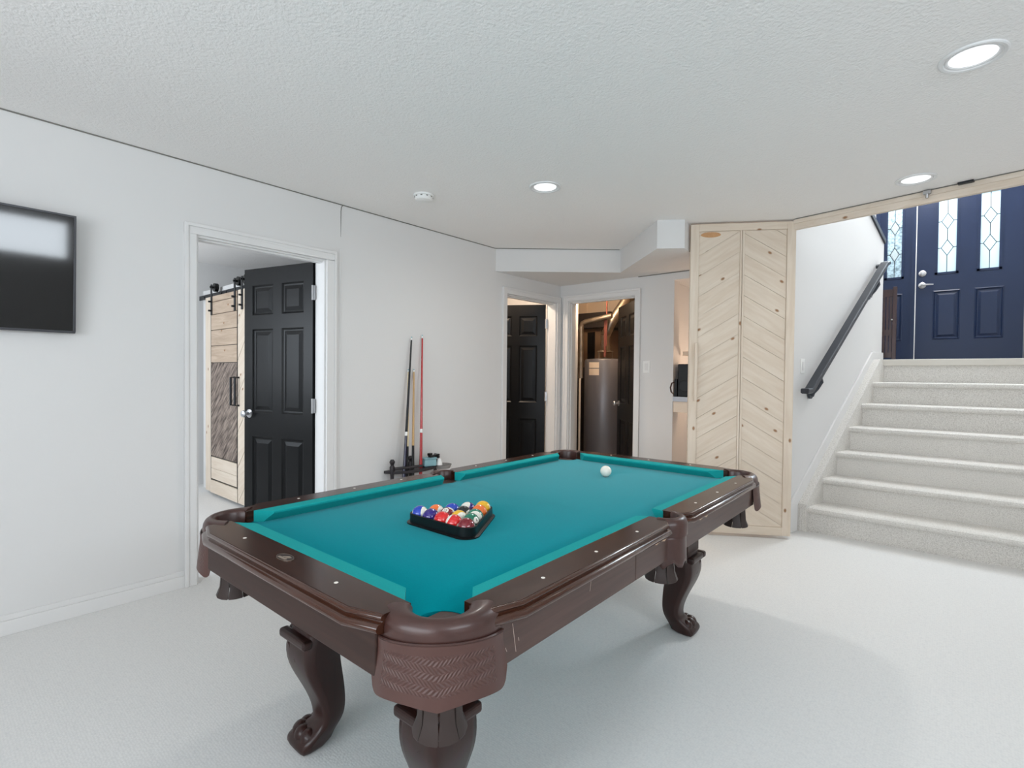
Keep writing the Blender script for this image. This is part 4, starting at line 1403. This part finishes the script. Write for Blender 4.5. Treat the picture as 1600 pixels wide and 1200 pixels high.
def make_ball(num, pos, face, pole):
    """face: direction of the number disc; pole: direction of the stripe axis (both world vectors)"""
    global ball_me
    stripe = num > 8
    base = num - 8 if stripe else num
    if ball_me is None:
        mb = MB().sphere((0, 0, 0), BR, 32, 20)
        o = mb.obj('billiard_ball', M['white'], smooth=True, ang=180)
        ball_me = o.data
    else:
        o = bpy.data.objects.new('billiard_ball', ball_me.copy())
        COL.objects.link(o)
    o.data.materials[0] = ball_mat('ball_%d_finish' % num, COLS[base], stripe)
    z = Vector(pole)
    x = Vector(face if face is not None else z.cross(view) if z.cross(view).length > .1 else right).normalized()
    z = (z - x * z.dot(x)).normalized()
    y = z.cross(x)
    m = Matrix((x, y, z)).transposed().to_4x4()
    o.matrix_world = Matrix.Translation(pos) @ m
    nm = NAMES[base]
    if stripe:
        lab = 'white billiard ball with %s stripe, number %d, in the rack' % (nm, num)
    else:
        lab = 'solid %s billiard ball, number %d, in the rack' % (nm, num)
    tag(o, lab, 'ball', 'racked billiard balls')
    cu_ = bpy.data.curves.new('number', 'FONT')
    cu_.body = str(num)
    cu_.size = .0135
    cu_.align_x = 'CENTER'
    cu_.align_y = 'CENTER'
    cu_.extrude = .0002
    tmp = bpy.data.objects.new('number', cu_)
    COL.objects.link(tmp)
    dg = bpy.context.evaluated_depsgraph_get()
    me = bpy.data.meshes.new_from_object(tmp.evaluated_get(dg))
    bpy.data.objects.remove(tmp)
    me.materials.clear()
    me.materials.append(digit_m)
    d = bpy.data.objects.new('number', me)
    COL.objects.link(d)
    d.parent = o
    d.matrix_local = Matrix.Translation((BR + .00005, 0, 0)) @ Matrix(((0, 0, 1, 0), (1, 0, 0, 0), (0, 1, 0, 0), (0, 0, 0, 1)))
    for v in me.vertices:                      # wrap the figure onto the ball
        q = Vector((BR, v.co.x, v.co.y)).normalized() * (BR + .0002 + v.co.z)
        v.co = (q.y, q.z, q.x - BR)
    return o


rc = Vector((-.464, -.013))
rowh = BR * 2 * math.sin(pi / 3)
order = [[10, 4, 3, 11, 7], [13, 15, 9, 6], [2, 8, 14], [12, 5], [1]]
view = Vector((.62, -.62, .48)).normalized()           # from the rack roughly towards the open middle of the room
right = Vector((.757, .653, 0))
up = Vector((0, 0, 1))
ORI = {10: (None, right * .9 + view * .35), 4: (view * .6 - up * .6 + right * .35, up), 3: (None, up), 11: (None, right * .7 - up * .5 + view * .25), 7: (None, up),
       13: (None, right * .85 + view * .35 - up * .1), 15: (view * .75 + up * .55 - right * .25, right * .5 + up * .5 - view * .75), 9: (None, view * .75 + right * .45 - up * .3), 6: (right * .62 + view * .62 + up * .05, up),
       2: (None, up), 8: (right * .6 + view * .65 - up * .1, up), 14: (None, view * .85 - up * .35), 12: (None, -right * .65 + view * .5 + up * .5), 5: (None, up), 1: (right * .95 + up * .2, up)}
for r_, row in enumerate(order):
    for k, num in enumerate(row):
        u_ = rc.x - .066 + r_ * rowh
        v_ = rc.y + (4 - r_) * BR - k * 2 * BR
        p = tmat @ Vector((u_, v_, BZ + BR + .0005))
        make_ball(num, p, *ORI[num])
cb = MB().sphere((0, 0, 0), BR, 32, 20).obj('cue_ball', mat('ivory_ball', (240, 234, 222), .15, coat=.4), smooth=True, ang=180)
cb.location = tmat @ Vector((.633, .032, BZ + BR))
tag(cb, 'plain white cue ball alone on the far part of the cloth', 'ball')

# triangle rack
rk = thing('triangle_rack', 'black plastic triangle rack holding the fifteen balls on the cloth', 'rack', tmat @ Vector((rc.x, rc.y, BZ)), TA)


def tri(off, n=8):
    """rounded triangle around the ball centres, offset outwards"""
    V = [(-.066, BR * 4), (-.066, -BR * 4), (.132, 0)]
    angs = [(R(60), R(180)), (R(180), R(300)), (R(-60), R(60))]
    out = []
    for (x, y), (a0, a1) in zip(V, angs):
        out += [(x + off * cos(a0 + (a1 - a0) * k / n), y + off * sin(a0 + (a1 - a0) * k / n)) for k in range(n + 1)]
    return out


rings = []
for off, z in ((BR + .0012, .002), (BR + .0012, .034), (BR + .003, .0355), (BR + .006, .034), (BR + .0065, .006), (BR + .016, .004), (BR + .016, 0), (BR + .002, 0)):
    rings.append([(x, y, z) for x, y in tri(off)])
rings.append(rings[0])
MB().loft(rings, caps=False).obj('frame', M['black'], rk, smooth=True, ang=40)

# ------------------------------------------------------------------ cue stand with cues and accessories
cs = thing('cue_stand', 'dark wooden cue stand against the wall behind the pool table', 'cue rack', (WL + .016, 2.60, 0))


def half_disc(r, y0=-1, n=20):
    return [(r * .62 * sin(pi * k / n), -r * cos(pi * k / n)) for k in range(n + 1)]


MB().prism(half_disc(.27), 0.03, .065).obj('base_plate', M['rackwood'], cs, bevel=.006)
MB().prism(half_disc(.25), .468, .49).obj('upper_plate', M['rackwood'], cs, bevel=.004)
for x, y in ((.06, -.215), (.06, .215), (.01, 0)):
    MB().lathe([(.012, 0), (.022, .0), (.024, .03), (.014, .06), (.016, .25), (.014, .45), (.018, .48), (.020, .52), (.012, .535), (.022, .56), (.012, .578), (.001, .58)], 14, (x, y, .0)).obj('post', M['rackwood'], cs, smooth=True)
MB().tube([(.10, -.22 + .0, .515), (.13, -.12, .515), (.15, 0.0, .515)], .010, 8).obj('guard_rail', M['rackwood'], cs, smooth=True)


def cue(base, tip, label, shaft_m, butt_m, split, ring_m=None, rr=.0145):
    root = thing('pool_cue', label, 'cue', base, 0, 'cues standing in the rack')
    d = Vector(tip) - Vector(base)
    L = d.length

    def seg(a, b, ra, rb, nm, m):
        MB().tube([d * a, d * b], [ra, rb], 12).obj(nm, m, root, smooth=True)
    rad = lambda t: rr - (rr - .0060) * t
    seg(0, .008, rr * .9, rr, 'bumper', M['black'])
    seg(.008, split, rr, rad(split), 'butt', butt_m)
    if ring_m:
        seg(split, split + .02, rad(split) + .0006, rad(split) + .0004, 'joint_collar', ring_m)
    seg(split + (.02 if ring_m else 0), .982, rad(split), rad(.982), 'shaft', shaft_m)
    seg(.982, .994, .0064, .0063, 'ferrule', M['white'])
    seg(.994, 1.0, .0062, .0055, 'tip', M['bluebox'])
    return root


WX_ = WL + .009
cue((WX_ + .16, 2.40, .066), (WX_ + .01, 2.607, 1.53), 'tall black cue with white collar leaning at the left of the rack', M['blackmetal'], M['midnight'], .47, M['white'])
cue((WX_ + .155, 2.455, .066), (WX_ + .01, 2.577, 1.271), 'short cue with cream shaft and black butt crossing the tall black cue', M['cream'], M['black'], .50)
cue((WX_ + .15, 2.515, .066), (WX_ + .01, 2.632, 1.272), 'short cue with tan shaft and black butt beside the red cue', M['tan'], M['black'], .50)
cue((WX_ + .14, 2.60, .066), (WX_ + .01, 2.716, 1.552), 'tall red cue with white collar leaning at the right of the rack', M['red'], M['red'], .47, M['white'])

ax, ay = WL + .12, 2.70
bx = thing('chalk_box', 'pale blue box on the cue stand shelf', 'box', (WL + .10, 2.725, .4905), R(-10))
MB().box(-.035, .035, -.055, .055, 0, .055).obj('body', M['bluebox'], bx, bevel=.008)
MB().box(-.037, .037, -.057, .057, .055, .07).obj('lid', M['bluebox'], bx, bevel=.006)
brs = thing('table_brush', 'black table brush lying across the pale blue box', 'brush', (WL + .12, 2.77, .566), R(15))
MB().box(-.014, .014, -.075, .055, 0, .014).obj('handle', M['black'], brs, bevel=.004)
MB().box(-.014, .014, -.085, -.05, .014, .034).obj('head', M['black'], brs, bevel=.003)
MB().box(-.012, .012, .03, .055, -.02, .0).obj('bristles', M['blackmetal'], brs)
ck = MB().lathe([(.001, 0), (.026, 0), (.024, .02), (.014, .05), (.001, .055)], 16, (WL + .125, 2.815, .4905))
tag(ck.obj('cone_chalk', M['white'], smooth=True), 'white cone of hand chalk at the right of the cue stand', 'chalk')
tr = MB().prism(half_disc(.26), .491, .4935)
ty = thing('round_tray', 'grey shallow tray at the right end of the cue stand', 'tray', (WL + .02, 2.845, .455))
MB().lathe([(.001, .004), (.06, .004), (.075, .03), (.078, .03), (.064, 0), (.001, 0)], 24, (.075, .03, .0)).obj('bowl', M['pewter'], ty, smooth=True)
